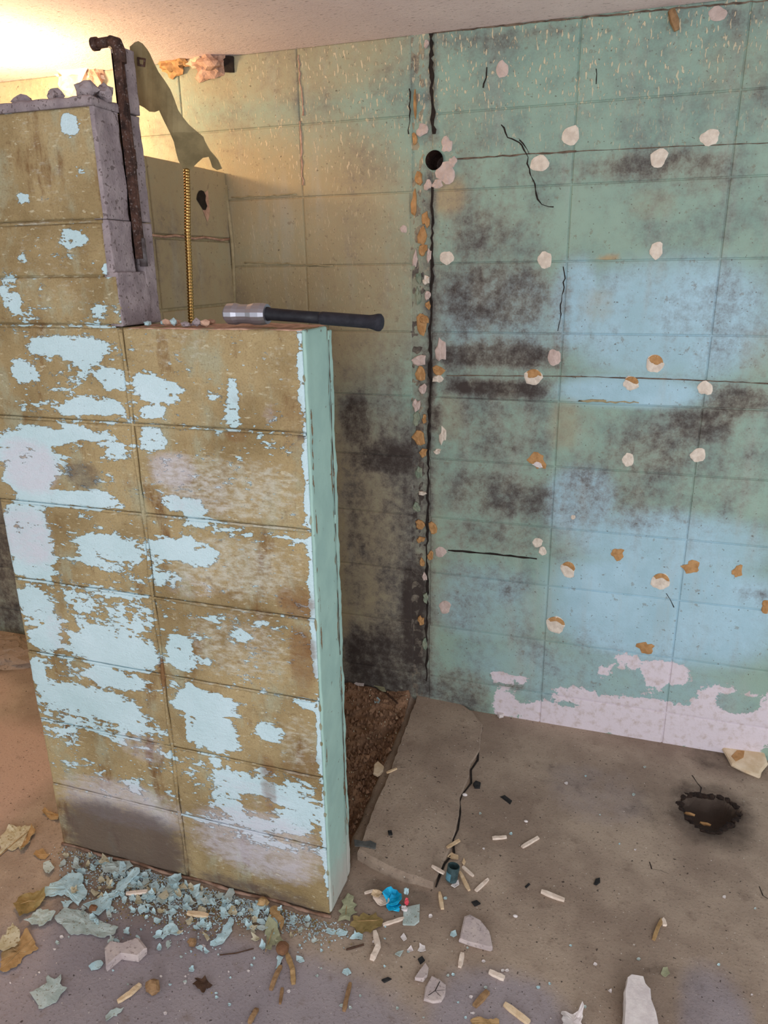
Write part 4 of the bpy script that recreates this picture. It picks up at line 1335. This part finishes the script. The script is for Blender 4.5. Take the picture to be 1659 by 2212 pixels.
o = sliver('twig', [(475, 2064), (510, 2060), (548, 2050)], 3, M_twig, 0, seed=3, round_=True); tag(o, 'hair-thin dark twig left of the sage leaf', 'twig')
o = flake('bark_strip', [(788, 1480), (806, 1482), (826, 1496), (834, 1512), (820, 1508), (800, 1496)], M_leaf2, ground_px([(788, 1480), (834, 1512), (806, 1490)]) - .002, .003, .006, 4); tag(o, 'flat tan bark strip beside the twig on the dirt', 'bark')

# --- plaster and tile shards
S = [
    ('plaster_shard', [(992, 2036), (1004, 1990), (1015, 1986), (1036, 1996), (1058, 2022), (1063, 2052), (1060, 2056), (1010, 2042)], M_shard, .012, (0, .05), 'large grey-faced plaster shard with a white broken front edge', 'plaster'),
    ('plaster_shard', [(228, 2062), (240, 2046), (268, 2050), (300, 2039), (318, 2062), (300, 2078), (262, 2074), (232, 2098)], M_shard, .02, (0, .02), 'thick pinkish grey plaster shard tilted up, below the paint litter', 'plaster'),
    ('tile_shard', [(916, 2162), (920, 2134), (933, 2111), (950, 2120), (962, 2130), (961, 2150), (952, 2166), (934, 2167)], M_shard, .006, (0, 0), 'cracked grey tile piece near the lower edge', 'tile'),
    ('tile_shard', [(896, 2118), (908, 2100), (918, 2085), (925, 2096), (922, 2112), (914, 2122)], M_shard, .008, (.1, 0), 'thin upright grey tile splinter beside the cracked tile piece', 'tile'),
    ('tile_shard', [(871, 1998), (873, 1962), (906, 1954), (906, 1992), (895, 2000)], M_flake2, .004, (0, 0), 'square grey tile flake leaning below the blue wrapper', 'tile'),
    ('tile_shard', [(1557, 1622), (1600, 1608), (1634, 1605), (1656, 1660), (1644, 1672), (1640, 1682), (1612, 1672), (1580, 1656), (1570, 1640)], M_cream, .012, (.05, .12), 'cream wall tile shard leaning at the foot of the back wall', 'tile'),
    ('plaster_chunk', [(1342, 2245), (1346, 2200), (1345, 2170), (1350, 2150), (1352, 2138), (1360, 2132), (1372, 2135), (1386, 2136), (1390, 2150), (1400, 2162), (1404, 2185), (1414, 2210), (1420, 2245)], M_white, .035, (0, .05), 'big white plaster chunk cut by the lower edge of the view', 'plaster'),
    ('plaster_chip', [(807, 1672), (809, 1654), (817, 1647), (829, 1658), (828, 1668), (816, 1676)], M_cream, .01, (0, 0), 'cream plaster chip on the dirt beside the partition', 'plaster'),
    ('plaster_chip', [(1074, 1547), (1078, 1539), (1089, 1541), (1088, 1550), (1078, 1552)], M_white, .012, (0, 0), 'small white chip standing in the corner of sill slab and back wall', 'plaster'),
    ('plaster_chip', [(1434, 1984), (1438, 1990), (1440, 2002), (1432, 2002), (1428, 1988)], M_wood2, .005, (0, 0), 'white chip at the tip of the curled tan peel', 'plaster'),
]
for k, (nm, px, m, h, tl, lab, cat) in enumerate(S):
    z = 0.0 if not lab.startswith('cream plaster chip on the dirt') else ground_px(px) - .004
    o = slab(nm, px, m, h, z, tl); tag(o, lab, cat)
    if lab.startswith('cream wall tile'):
        P = [(1580, 1632), (1592, 1622), (1608, 1624), (1606, 1636), (1590, 1642)]
        tc = np.array(o.data.vertices[4 * 9].co) + np.array(world_loc(o))
        V = []
        for q in P:
            c = on_z(q[0], q[1], tc[2])
            V.append((c[0], c[1], tc[2] + .0012 + .05 * (c[0] - tc[0]) + .12 * (c[1] - tc[1])))
        V += [(a_, b_, c_ - .001) for a_, b_, c_ in V]
        obj('glue_stain', V, [tuple(range(5))[::-1], (5, 6, 7, 8, 9)] + [(i, (i + 1) % 5, 5 + (i + 1) % 5, 5 + i) for i in range(5)], M_tan, o)
    if 'cracked grey tile' in lab:
        for pl in ([(950, 2120), (940, 2140), (952, 2152)], [(940, 2140), (925, 2150)], [(940, 2140), (962, 2138)]):
            V, F = [], []
            for q in pl:
                c = on_z(q[0], q[1], .0072); V += [(c[0] - .0009, c[1], .0071), (c[0] + .0009, c[1], .0071)]
            F = [(2 * i, 2 * i + 1, 2 * i + 3, 2 * i + 2) for i in range(len(pl) - 1)]
            obj('crack', V, F, M_dark, o)
o = flake('paper_scrap', [(1213, 2186), (1222, 2188), (1232, 2192), (1248, 2194), (1256, 2184), (1260, 2192), (1254, 2212), (1262, 2230), (1214, 2230)], M_white, .0, .002, .022, 5)
tag(o, 'crumpled white scrap at the lower edge left of the plaster chunk', 'scrap')
o = flake('bark_strip', [(1016, 2206), (1030, 2200), (1060, 2204), (1078, 2206), (1074, 2225), (1020, 2225)], M_leaf, 0, .003, .01, 6); tag(o, 'pinkish tan bark scrap at the lower edge beside the long cream sliver', 'bark')

# --- leaves
def leaf(px, mat, z, curl, seed, lab, vein=True):
    o = flake('dead_leaf', px, mat, z, .0008, curl, seed)
    tag(o, lab, 'leaf')
    P = floor_pts(px); n = len(P)
    if vein:
        zt = z + .004
        i0 = 0; i1 = n // 2
        a, b = P[i0], P[i1]
        bz = max(v.co.z for v in o.data.vertices) + world_loc(o).z
        MB().tube([(a[0], a[1], z + .002), ((a[0] + b[0]) / 2, (a[1] + b[1]) / 2, (bz + z) / 2), (b[0], b[1], z + .002)], [.0012, .001, .0006], 5).build('midrib', M_leaf, o)
    return o


leaf([(828, 1990), (815, 1981), (812, 1972), (798, 1979), (785, 1974), (776, 1983), (762, 1982), (764, 1992), (756, 2002), (768, 2008), (772, 2018), (788, 2014), (800, 2019), (812, 2008), (824, 2006)], M_leaf3, .001, .006, 11, 'lobed yellow-brown leaf beside the near corner of the partition')
leaf([(752, 1934), (745, 1946), (738, 1950), (742, 1960), (731, 1972), (738, 1978), (730, 1994), (746, 1990), (756, 1994), (758, 1982), (772, 1976), (764, 1966), (771, 1958), (762, 1952), (764, 1940)], M_leaf2, .004, .01, 12, 'pale green withered leaf against the near corner of the partition')
leaf([(574, 2060), (576, 2030), (573, 2005), (582, 1990), (596, 2000), (604, 2020), (614, 2040), (596, 2040), (584, 2062)], M_leaf2, .004, .014, 13, 'long sage green leaf in front of the paint litter, left of the brown husk')
leaf([(582, 1992), (584, 1968), (596, 1961), (606, 1975), (614, 2000), (611, 2018), (602, 2000)], M_leaf, .006, .016, 14, 'upright curled tan leaf behind the sage green one')
leaf([(0, 1850), (2, 1810), (14, 1798), (20, 1786), (36, 1790), (54, 1786), (74, 1788), (76, 1802), (60, 1826), (46, 1844), (40, 1832), (26, 1840), (14, 1834)], M_flake3, .001, .014, 15, 'large cream curled leaf at the left edge, left of the partition foot')
leaf([(46, 1842), (58, 1816), (70, 1790), (78, 1800), (62, 1830)], M_leaf, .010, .01, 16, 'narrow orange-tan leaf folded over the large cream leaf')
leaf([(92, 1758), (98, 1750), (112, 1756), (128, 1764), (126, 1777), (110, 1772)], M_leaf, .001, .014, 17, 'small yellow leaf against the far foot of the partition')
leaf([(73, 1848), (78, 1838), (92, 1834), (108, 1848), (98, 1858), (82, 1856)], M_leaf, .001, .008, 18, 'small rounded tan leaf below the large cream one')
leaf([(30, 1962), (40, 1942), (66, 1934), (100, 1932), (98, 1950), (80, 1965), (60, 1978), (44, 1990)], M_leaf3, .004, .02, 19, 'olive curled leaf at the left end of the paint litter')
leaf([(0, 2098), (4, 2060), (30, 2045), (60, 2010), (72, 2030), (84, 2052), (56, 2066), (40, 2086), (14, 2104)], M_leaf, .001, .01, 20, 'orange-tan leaf at the left edge, under a cream paint sheet')
leaf([(416, 2130), (426, 2120), (420, 2114), (436, 2118), (444, 2113), (452, 2128), (460, 2134), (446, 2138), (440, 2149), (432, 2140)], M_twig, .001, .016, 21, 'dark crumpled leaf on the bare floor in front of the litter', False)
leaf([(875, 1494), (880, 1488), (890, 1490), (886, 1498)], M_leaf2, ground_px([(880, 1492)]), .004, 22, 'small pale leaf on the dirt at the foot of the back wall', False)
leaf([(808, 1520), (816, 1514), (822, 1520), (818, 1528), (810, 1527)], M_flake, ground_px([(815, 1521)]), .004, 23, 'tiny pale green leaf on the dirt in front of the bark strip', False)
leaf([(775, 1450), (782, 1440), (786, 1452), (780, 1466), (776, 1460)], M_leaf2, ground_px([(780, 1470)]), .006, 24, 'small grey-green leaf against the back wall beside the partition', False)

# --- husk and lump
o = lump('seed_husk', (*on_z(611, 2058)[:2], 0), (.015, .015, .014), M_berry, None, 40, 3, .12, base=0.0); tag(o, 'round brown husk in front of the paint litter', 'husk')
o = lump('clod', (*on_z(332, 2142)[:2], 0), (.018, .014, .013), M_wood3, None, 41, 2, .4, base=0.0); tag(o, 'brown earthy clod beside the cream stick', 'clod')
o = lump('clod', (*on_z(202, 1972)[:2] + np.array([.5, .0]) * 0, 0), (.012, .01, .009), M_berry, None, 42, 2, .4, base=0.004)
tag(o, 'dark clod half under the long blue flake', 'clod')
o = lump('clod', (*on_z(568, 1956)[:2], 0), (.014, .012, .011), M_leaf, None, 43, 2, .4, base=0.0); tag(o, 'tan clod against the foot of the partition', 'clod')
o = lump('clod', (*on_z(416, 2042)[:2], 0), (.011, .009, .009), M_wood3, None, 44, 2, .4, base=0.0); tag(o, 'small brown clod below the blue flakes', 'clod')

# --- black scraps and beads
for k, (px, m, h, lab) in enumerate([
        ([(1022, 1696), (1028, 1690), (1038, 1694), (1037, 1704), (1026, 1704)], M_blk, .008, 'black chunk beside the floor crack'),
        ([(1081, 1722), (1090, 1718), (1106, 1730), (1102, 1738)], M_blk, .0015, 'flat black scrap on the concrete right of the black chunk'),
        ([(766, 1834), (790, 1838), (800, 1836), (813, 1842), (811, 1854), (785, 1848), (767, 1848)], M_slate, .002, 'slate grey strip on the sill slab against the partition'),
        ([(824, 2118), (838, 2112), (846, 2116), (830, 2124)], M_blk, .003, 'black scrap left of the thin grey tile splinter'),
        ([(903, 2074), (912, 2068), (918, 2076), (908, 2084)], M_blk, .005, 'black crumb just above the thin grey tile splinter'),
        ([(1018, 1950), (1030, 1946), (1038, 1953), (1026, 1959)], M_blk, .004, 'black crumb above the large plaster shard'),
        ([(1283, 1911), (1287, 1900), (1296, 1898), (1296, 1907), (1288, 1913)], M_blk, .004, 'black crumb alone on the concrete right of the thick sliver'),
        ([(1134, 1916), (1142, 1908), (1145, 1911), (1137, 1919)], M_blk, .002, 'black crumb above the thick pinkish sliver'),
        ([(838, 1816), (846, 1815), (848, 1823), (840, 1824)], M_blk, .005, 'black crumb on the sill slab')]):
    z = .030 if 'sill slab' in lab else (.0)
    o = slab('black_scrap' if m is M_blk else 'slate_strip', px, m, h, z, (0, 0), jag=.0006); tag(o, lab, 'scrap')
for k, (x, y, r, lab) in enumerate([(1004, 1724, .006, 'oval white bead beside the floor crack'), (1136, 1776, .0045, 'white bead on the concrete between crack and drain'), (1113, 1981, .0045, 'white bead above and right of the large plaster shard')]):
    z = .008 if k == 0 else 0
    o = lump('bead', (*on_z(x, y)[:2], 0), (r * 1.3, r * .9, r * .7), M_white, None, 50 + k, 2, .1, base=z); tag(o, lab, 'bead')

# --- the dark tube
tb = on_z(975, 1903, 0)
t = empty('card_tube', (tb[0], tb[1], 0)); tag(t, 'short dark teal cardboard tube with a black open mouth among slivers', 'tube')
top = np.array([on_z(978, 1880, .03)[0], on_z(978, 1880, .03)[1], .03])
axis = np.array([.10, .18, 1.0]); axis = axis / np.linalg.norm(axis)
b0 = np.array([tb[0], tb[1], .004]); hgt = .040
V, F = [], []
N = 24
a1 = np.cross(axis, [1, 0, 0]); a1 /= np.linalg.norm(a1); a2 = np.cross(axis, a1)
prof_t = [(0, .0150), (hgt, .0158), (hgt, .0138), (.006, .0130)]
for s, r in prof_t:
    for k in range(N):
        a = 2 * math.pi * k / N
        V.append(b0 + axis * s + r * (math.cos(a) * a1 + math.sin(a) * a2))
for i in range(3):
    for k in range(N):
        F.append((i * N + k, i * N + (k + 1) % N, (i + 1) * N + (k + 1) % N, (i + 1) * N + k))
F += [tuple(3 * N + k for k in range(N)), tuple(k for k in range(N))[::-1]]
obj('tube_body', V, F, M_teal, t)
V, F = [], []
for s in (.004, .024):
    for k in range(9):
        a = .5 + 2.6 * k / 8
        V.append(b0 + axis * s + .0160 * (math.cos(a) * a1 + math.sin(a) * a2))
F = [(k, k + 1, 10 + k, 9 + k) for k in range(8)]
o = obj('blue_label', V, F, M_tealblue, t); o['label'] = 'faded blue paper band'
for k, (px, m, lab) in enumerate([([(966, 1852), (976, 1845), (990, 1850), (990, 1858), (978, 1858)], M_wood, 'cream curl of wood behind the dark tube'),
                                  ([(998, 1866), (1002, 1855), (1006, 1864), (1002, 1872)], M_wood, 'tiny cream curl right of the dark tube'),
                                  ([(974, 1918), (978, 1910), (990, 1906), (992, 1914), (982, 1920)], M_white, 'torn white paper tab under the dark tube')]):
    o = flake('wood_curl' if k < 2 else 'paper_tab', px, m, .001, .002, .008, 80 + k); tag(o, lab, 'scrap')

# --- crumpled wrapper
wb = on_z(845, 1960, 0)
t = empty('sweet_wrapper', (wb[0], wb[1], 0)); tag(t, 'crumpled bright blue and white wrapper at the front of the sill slab', 'wrapper')


def crumple(name, x, y, r, mat, seed, parent, base):
    return lump(name, (*on_z(x, y, base + r[2] * .5)[:2], 0), r, mat, parent, seed, 2, .7, base=base)


flake('blue_foil', [(826, 1946), (832, 1936), (845, 1927), (858, 1929), (868, 1940), (868, 1956), (858, 1966), (846, 1962), (836, 1960)], M_foil, .004, .0015, .026, 61, t)
flake('blue_foil', [(834, 1952), (846, 1940), (862, 1944), (866, 1962), (854, 1972), (840, 1968)], M_foil, .001, .0015, .02, 62, t)
flake('white_twist', [(806, 1946), (804, 1934), (818, 1930), (834, 1938), (842, 1954), (832, 1962), (816, 1956)], M_wood2, .003, .0012, .018, 63, t)
flake('brown_twist', [(802, 1945), (806, 1936), (818, 1932), (826, 1940), (818, 1950)], M_wood, .012, .0012, .01, 64, t)
crumple('red_print', 879, 1952, (.006, .006, .009), M_red, 64, t, .002)
crumple('white_fold', 873, 1964, (.008, .007, .006), M_white, 65, t, .001)
crumple('pale_fold', 878, 1930, (.006, .006, .009), M_flake, 66, t, .012)
crumple('blue_edge', 857, 1966, (.008, .006, .004), M_foil, 67, t, .001)
o = sliver('wood_sliver', [(786, 1931), (809, 1924)], 7, M_wood2, 0, seed=9); tag(o, 'tiny pointed white sliver left of the blue wrapper', 'wood', SL_G)

# --- paint flakes told apart by shape and place
BIGF = [
    ([(181, 1965), (200, 1955), (222, 1950), (240, 1935), (262, 1910), (285, 1890), (303, 1886), (304, 1894), (288, 1904), (276, 1920), (262, 1935), (245, 1945), (236, 1958), (238, 1968), (224, 1975), (214, 1986), (200, 1978)], M_flake, .006, .010, 'long ragged pale blue flake, the largest in the litter'),
    ([(87, 1932), (110, 1915), (130, 1905), (150, 1892), (170, 1890), (181, 1898), (178, 1915), (190, 1930), (186, 1945), (170, 1961), (158, 1950), (140, 1935), (118, 1940), (100, 1942)], M_flake, .004, .012, 'wide blue flake with ragged holes at the left of the litter'),
    ([(119, 1990), (140, 1965), (170, 1968), (195, 1975), (214, 1990), (232, 2000), (257, 2008), (250, 2022), (228, 2030), (200, 2022), (175, 2020), (155, 2022), (140, 2008)], M_flake2, .002, .008, 'broad grey-blue flake lying flat at the front of the litter'),
    ([(54, 2000), (70, 1985), (88, 1968), (105, 1970), (123, 1982), (112, 1996), (95, 2004), (75, 2003)], M_flake2, .006, .012, 'grey-blue flake curling beside the olive leaf'),
    ([(221, 1875), (240, 1868), (262, 1864), (280, 1863), (289, 1878), (270, 1888), (245, 1892), (225, 1888)], M_flake2, .004, .010, 'pale flake close to the foot of the partition'),
    ([(365, 1905), (378, 1896), (392, 1892), (394, 1905), (385, 1916), (370, 1919)], M_flake, .008, .010, 'bright blue square flake near the vertical joint of the partition'),
    ([(340, 1950), (352, 1925), (370, 1912), (390, 1918), (380, 1935), (360, 1945), (350, 1960)], M_flake2, .006, .010, 'bluish flake below the bright square one'),
    ([(347, 2026), (356, 2005), (375, 1997), (386, 2010), (394, 2018), (380, 2024), (362, 2022), (352, 2032)], M_flake, .002, .010, 'forked pale blue flake at the front edge of the litter'),
    ([(423, 2000), (440, 1990), (459, 1998), (452, 2008), (432, 2006)], M_flake, .003, .008, 'small blue flake right of the forked one'),
    ([(454, 2046), (470, 2025), (488, 2000), (498, 1982), (506, 1990), (502, 2015), (488, 2032), (472, 2044)], M_flake, .002, .012, 'long slanting blue flake in front of the litter'),
    ([(409, 1930), (420, 1920), (434, 1918), (432, 1935), (420, 1946)], M_flake, .006, .010, 'small tilted blue flake under the right-hand block'),
    ([(65, 2150), (80, 2140), (96, 2130), (104, 2108), (118, 2118), (132, 2106), (130, 2128), (146, 2140), (134, 2150), (122, 2168), (100, 2176), (84, 2182), (78, 2166)], M_flake2, .001, .008, 'pale leaf-shaped paint flake alone on the floor at lower left'),
    ([(192, 2092), (205, 2080), (218, 2075), (224, 2086), (212, 2096), (198, 2098)], M_flake, .001, .006, 'blue flake touching the left of the thick grey shard'),
    ([(0, 2060), (8, 2030), (30, 2005), (44, 2018), (46, 2040), (34, 2056), (10, 2066)], M_flake3, .012, .008, 'cream paint sheet on the orange-tan leaf at the left edge'),
    ([(697, 2012), (715, 2008), (740, 2010), (752, 2016), (748, 2023), (720, 2020)], M_flake, .001, .005, 'narrow blue flake in front of the near corner of the partition'),
    ([(755, 2030), (766, 2015), (784, 2022), (782, 2037), (768, 2030)], M_flake, .003, .008, 'blue flake overlapping the yellow-brown leaf'),
    ([(739, 2105), (742, 2095), (752, 2093), (759, 2104), (750, 2109)], M_flake, .001, .006, 'blue flake halfway between the thin stick and the yellow-brown leaf'),
    ([(972, 2024), (974, 2014), (984, 2012), (987, 2022), (980, 2026)], M_flake, .001, .005, 'tiny bright blue flake left of the large plaster shard'),
    ([(865, 2026), (872, 2017), (879, 2030), (872, 2035)], M_white, .001, .004, 'white diamond chip below the grey tile flake'),
    ([(902, 2055), (906, 2040), (918, 2044), (920, 2056), (908, 2058)], M_white, .001, .005, 'white chip above the black crumb'),
    ([(879, 2054), (888, 2047), (893, 2055), (884, 2059)], M_white, .001, .005, 'white chip left of the one above the black crumb'),
    ([(853, 2066), (862, 2056), (872, 2060), (864, 2068)], M_flake2, .001, .005, 'grey-white chip, the leftmost of the row of small chips'),
    ([(1427, 2105), (1432, 2092), (1442, 2090), (1447, 2104), (1438, 2112)], M_leaf2, .001, .003, 'faint pale green flake on the concrete at lower right'),
    ([(228, 2196), (240, 2184), (268, 2178), (262, 2188), (240, 2200), (230, 2212)], M_flake2, .001, .008, 'curled grey-blue flake at the lower edge left'),
    ([(765, 1496), (772, 1490), (788, 1492), (786, 1500), (772, 1500)], M_white, ground_px([(777, 1496)]) , .004, 'white flake on the dirt beside the bark strip'),
    ([(640, 2066), (650, 2068), (658, 2078), (648, 2082), (640, 2076)], M_flake, .001, .004, 'blue flake right of the brown husk'),
    ([(595, 2094), (600, 2066), (612, 2070), (606, 2092)], M_flake, .001, .006, 'upright blue flake between the husk and the curved brown stick'),
    ([(560, 2048), (566, 2036), (574, 2044), (568, 2058)], M_flake, .004, .008, 'bright blue flake under the tip of the sage leaf'),
]
for k, (px, m, z, cu, lab) in enumerate(BIGF):
    o = flake('paint_flake', px, m, z, .0011, cu, 800 + k); tag(o, lab, 'paint flake', 'paint flakes fallen from the partition')

# --- the many small flakes that nothing tells apart
rf = random.Random(11)
foot = [(140, 1828), (410, 1908), (712, 1992)]
def foot_y(x):
    return np.interp(x, [p[0] for p in foot], [p[1] for p in foot])
cnt = 0
occ = []
while cnt < 240:
    x = rf.triangular(100, 720, 300); d = abs(rf.gauss(0, 1)) * (62 if x < 480 else 36) + 6
    if x < 190 and rf.random() < .2: d += 60
    y = foot_y(x) + d
    s = rf.uniform(4.5, 12) * (1.35 if cnt < 50 else 1)
    px = jag_outline(x - s, x + s, y - s * .75, y + s * .75, 2000 + cnt, rf.randint(7, 12), .55, rf.uniform(0, 3))
    o = flake('paint_flake', px, [M_flake, M_flake, M_flake2, M_flake3, M_flake][cnt % 5], rf.uniform(.001, .009), .001, rf.uniform(.002, .008), cnt)
    kd = ('pale blue', 'pale blue', 'grey-blue', 'cream', 'pale blue')[cnt % 5]
    tag(o, 'small ragged %s paint flake in the litter along the foot of the partition' % kd, 'paint flake', 'small %s paint flakes along the foot of the partition' % kd)
    cnt += 1
for k in range(120):
    x = rf.uniform(10, 1050); y = rf.uniform(2000, 2205)
    if k >= 95: x, y = rf.uniform(5, 120), rf.uniform(1440, 1820)
    elif k > 60: x, y = rf.uniform(780, 1640), rf.uniform(1640, 2190)
    s = rf.uniform(2.5, 5.5)
    px = jag_outline(x - s, x + s, y - s * .75, y + s * .75, 3000 + k, 6, .3)
    c = on_z(x, y)
    if y < foot_y(min(x, 712)) + 12 and x < 770: continue
    if math.hypot(c[0] - dc[0], c[1] - dc[1]) < .13: continue
    o = flake('paint_crumb', px, [M_flake, M_white, M_flake2][k % 3], .0008, .001, .003, 900 + k)
    kd = ('blue', 'white', 'grey-blue')[k % 3]
    tag(o, 'tiny %s paint crumb scattered on the open floor' % kd, 'paint crumb', 'tiny %s paint crumbs on the open floor' % kd)

# --- crumbled paint dust: uncountable
mb = MB()
rd = random.Random(5)
for k in range(5200):
    x = rd.triangular(110, 770, 330); d = abs(rd.gauss(0, 1)) * (48 if x < 480 else 24)
    y = foot_y(x) + d + 2
    c = on_z(x, y)
    r = rd.uniform(.0012, .0035)
    a = rd.uniform(0, 6.28)
    V = [(c[0] + r * math.cos(a + q), c[1] + r * math.sin(a + q) * .8, .0006 + rd.uniform(0, .003)) for q in (0, 1.6, 3.1, 4.7)]
    V.append((c[0], c[1], .003 + rd.uniform(0, .003)))
    mb.add(V, [(0, 1, 4), (1, 2, 4), (2, 3, 4), (3, 0, 4), (3, 2, 1, 0)], rd.choice((0, 0, 0, 1)))
o = mb.build('paint_dust', [M_litter, M_leaf3]); tag(o, 'drift of crumbled paint along the foot of the partition', 'debris', kind='stuff')
mb = MB()
for k in range(2600):
    x = rd.uniform(745, 930); y = rd.uniform(1440, 1800)
    c = on_z(x, y, -.015)
    if c[0] > np.interp(c[1], [.1, .27, 1.0], [-.01, -.045, -.08]) or c[1] > WY - .012 or c[0] < -.4: continue
    r = rd.choice((.0015, .002, .003, .003, .005, .009)) * rd.uniform(.8, 1.3)
    g = ground(c[0], c[1])
    V = [(c[0] + r * math.cos(q), c[1] + r * math.sin(q), g - .004) for q in (0, 1.6, 3.1, 4.7)] + [(c[0] + rd.uniform(-r, r) * .4, c[1], g + r * .8)]
    mb.add(V, [(0, 1, 4), (1, 2, 4), (2, 3, 4), (3, 0, 4), (3, 2, 1, 0)], 1 if r < .0032 and rd.random() < .16 else 0)
o = mb.build('dirt_crumbs', [mat_simple('dirt_crumb', lin(142, 110, 86), lin(108, 80, 62), 60), M_flake3]); tag(o, 'crumbled reddish dirt on the strip beside the sill slab', 'dirt', kind='stuff')
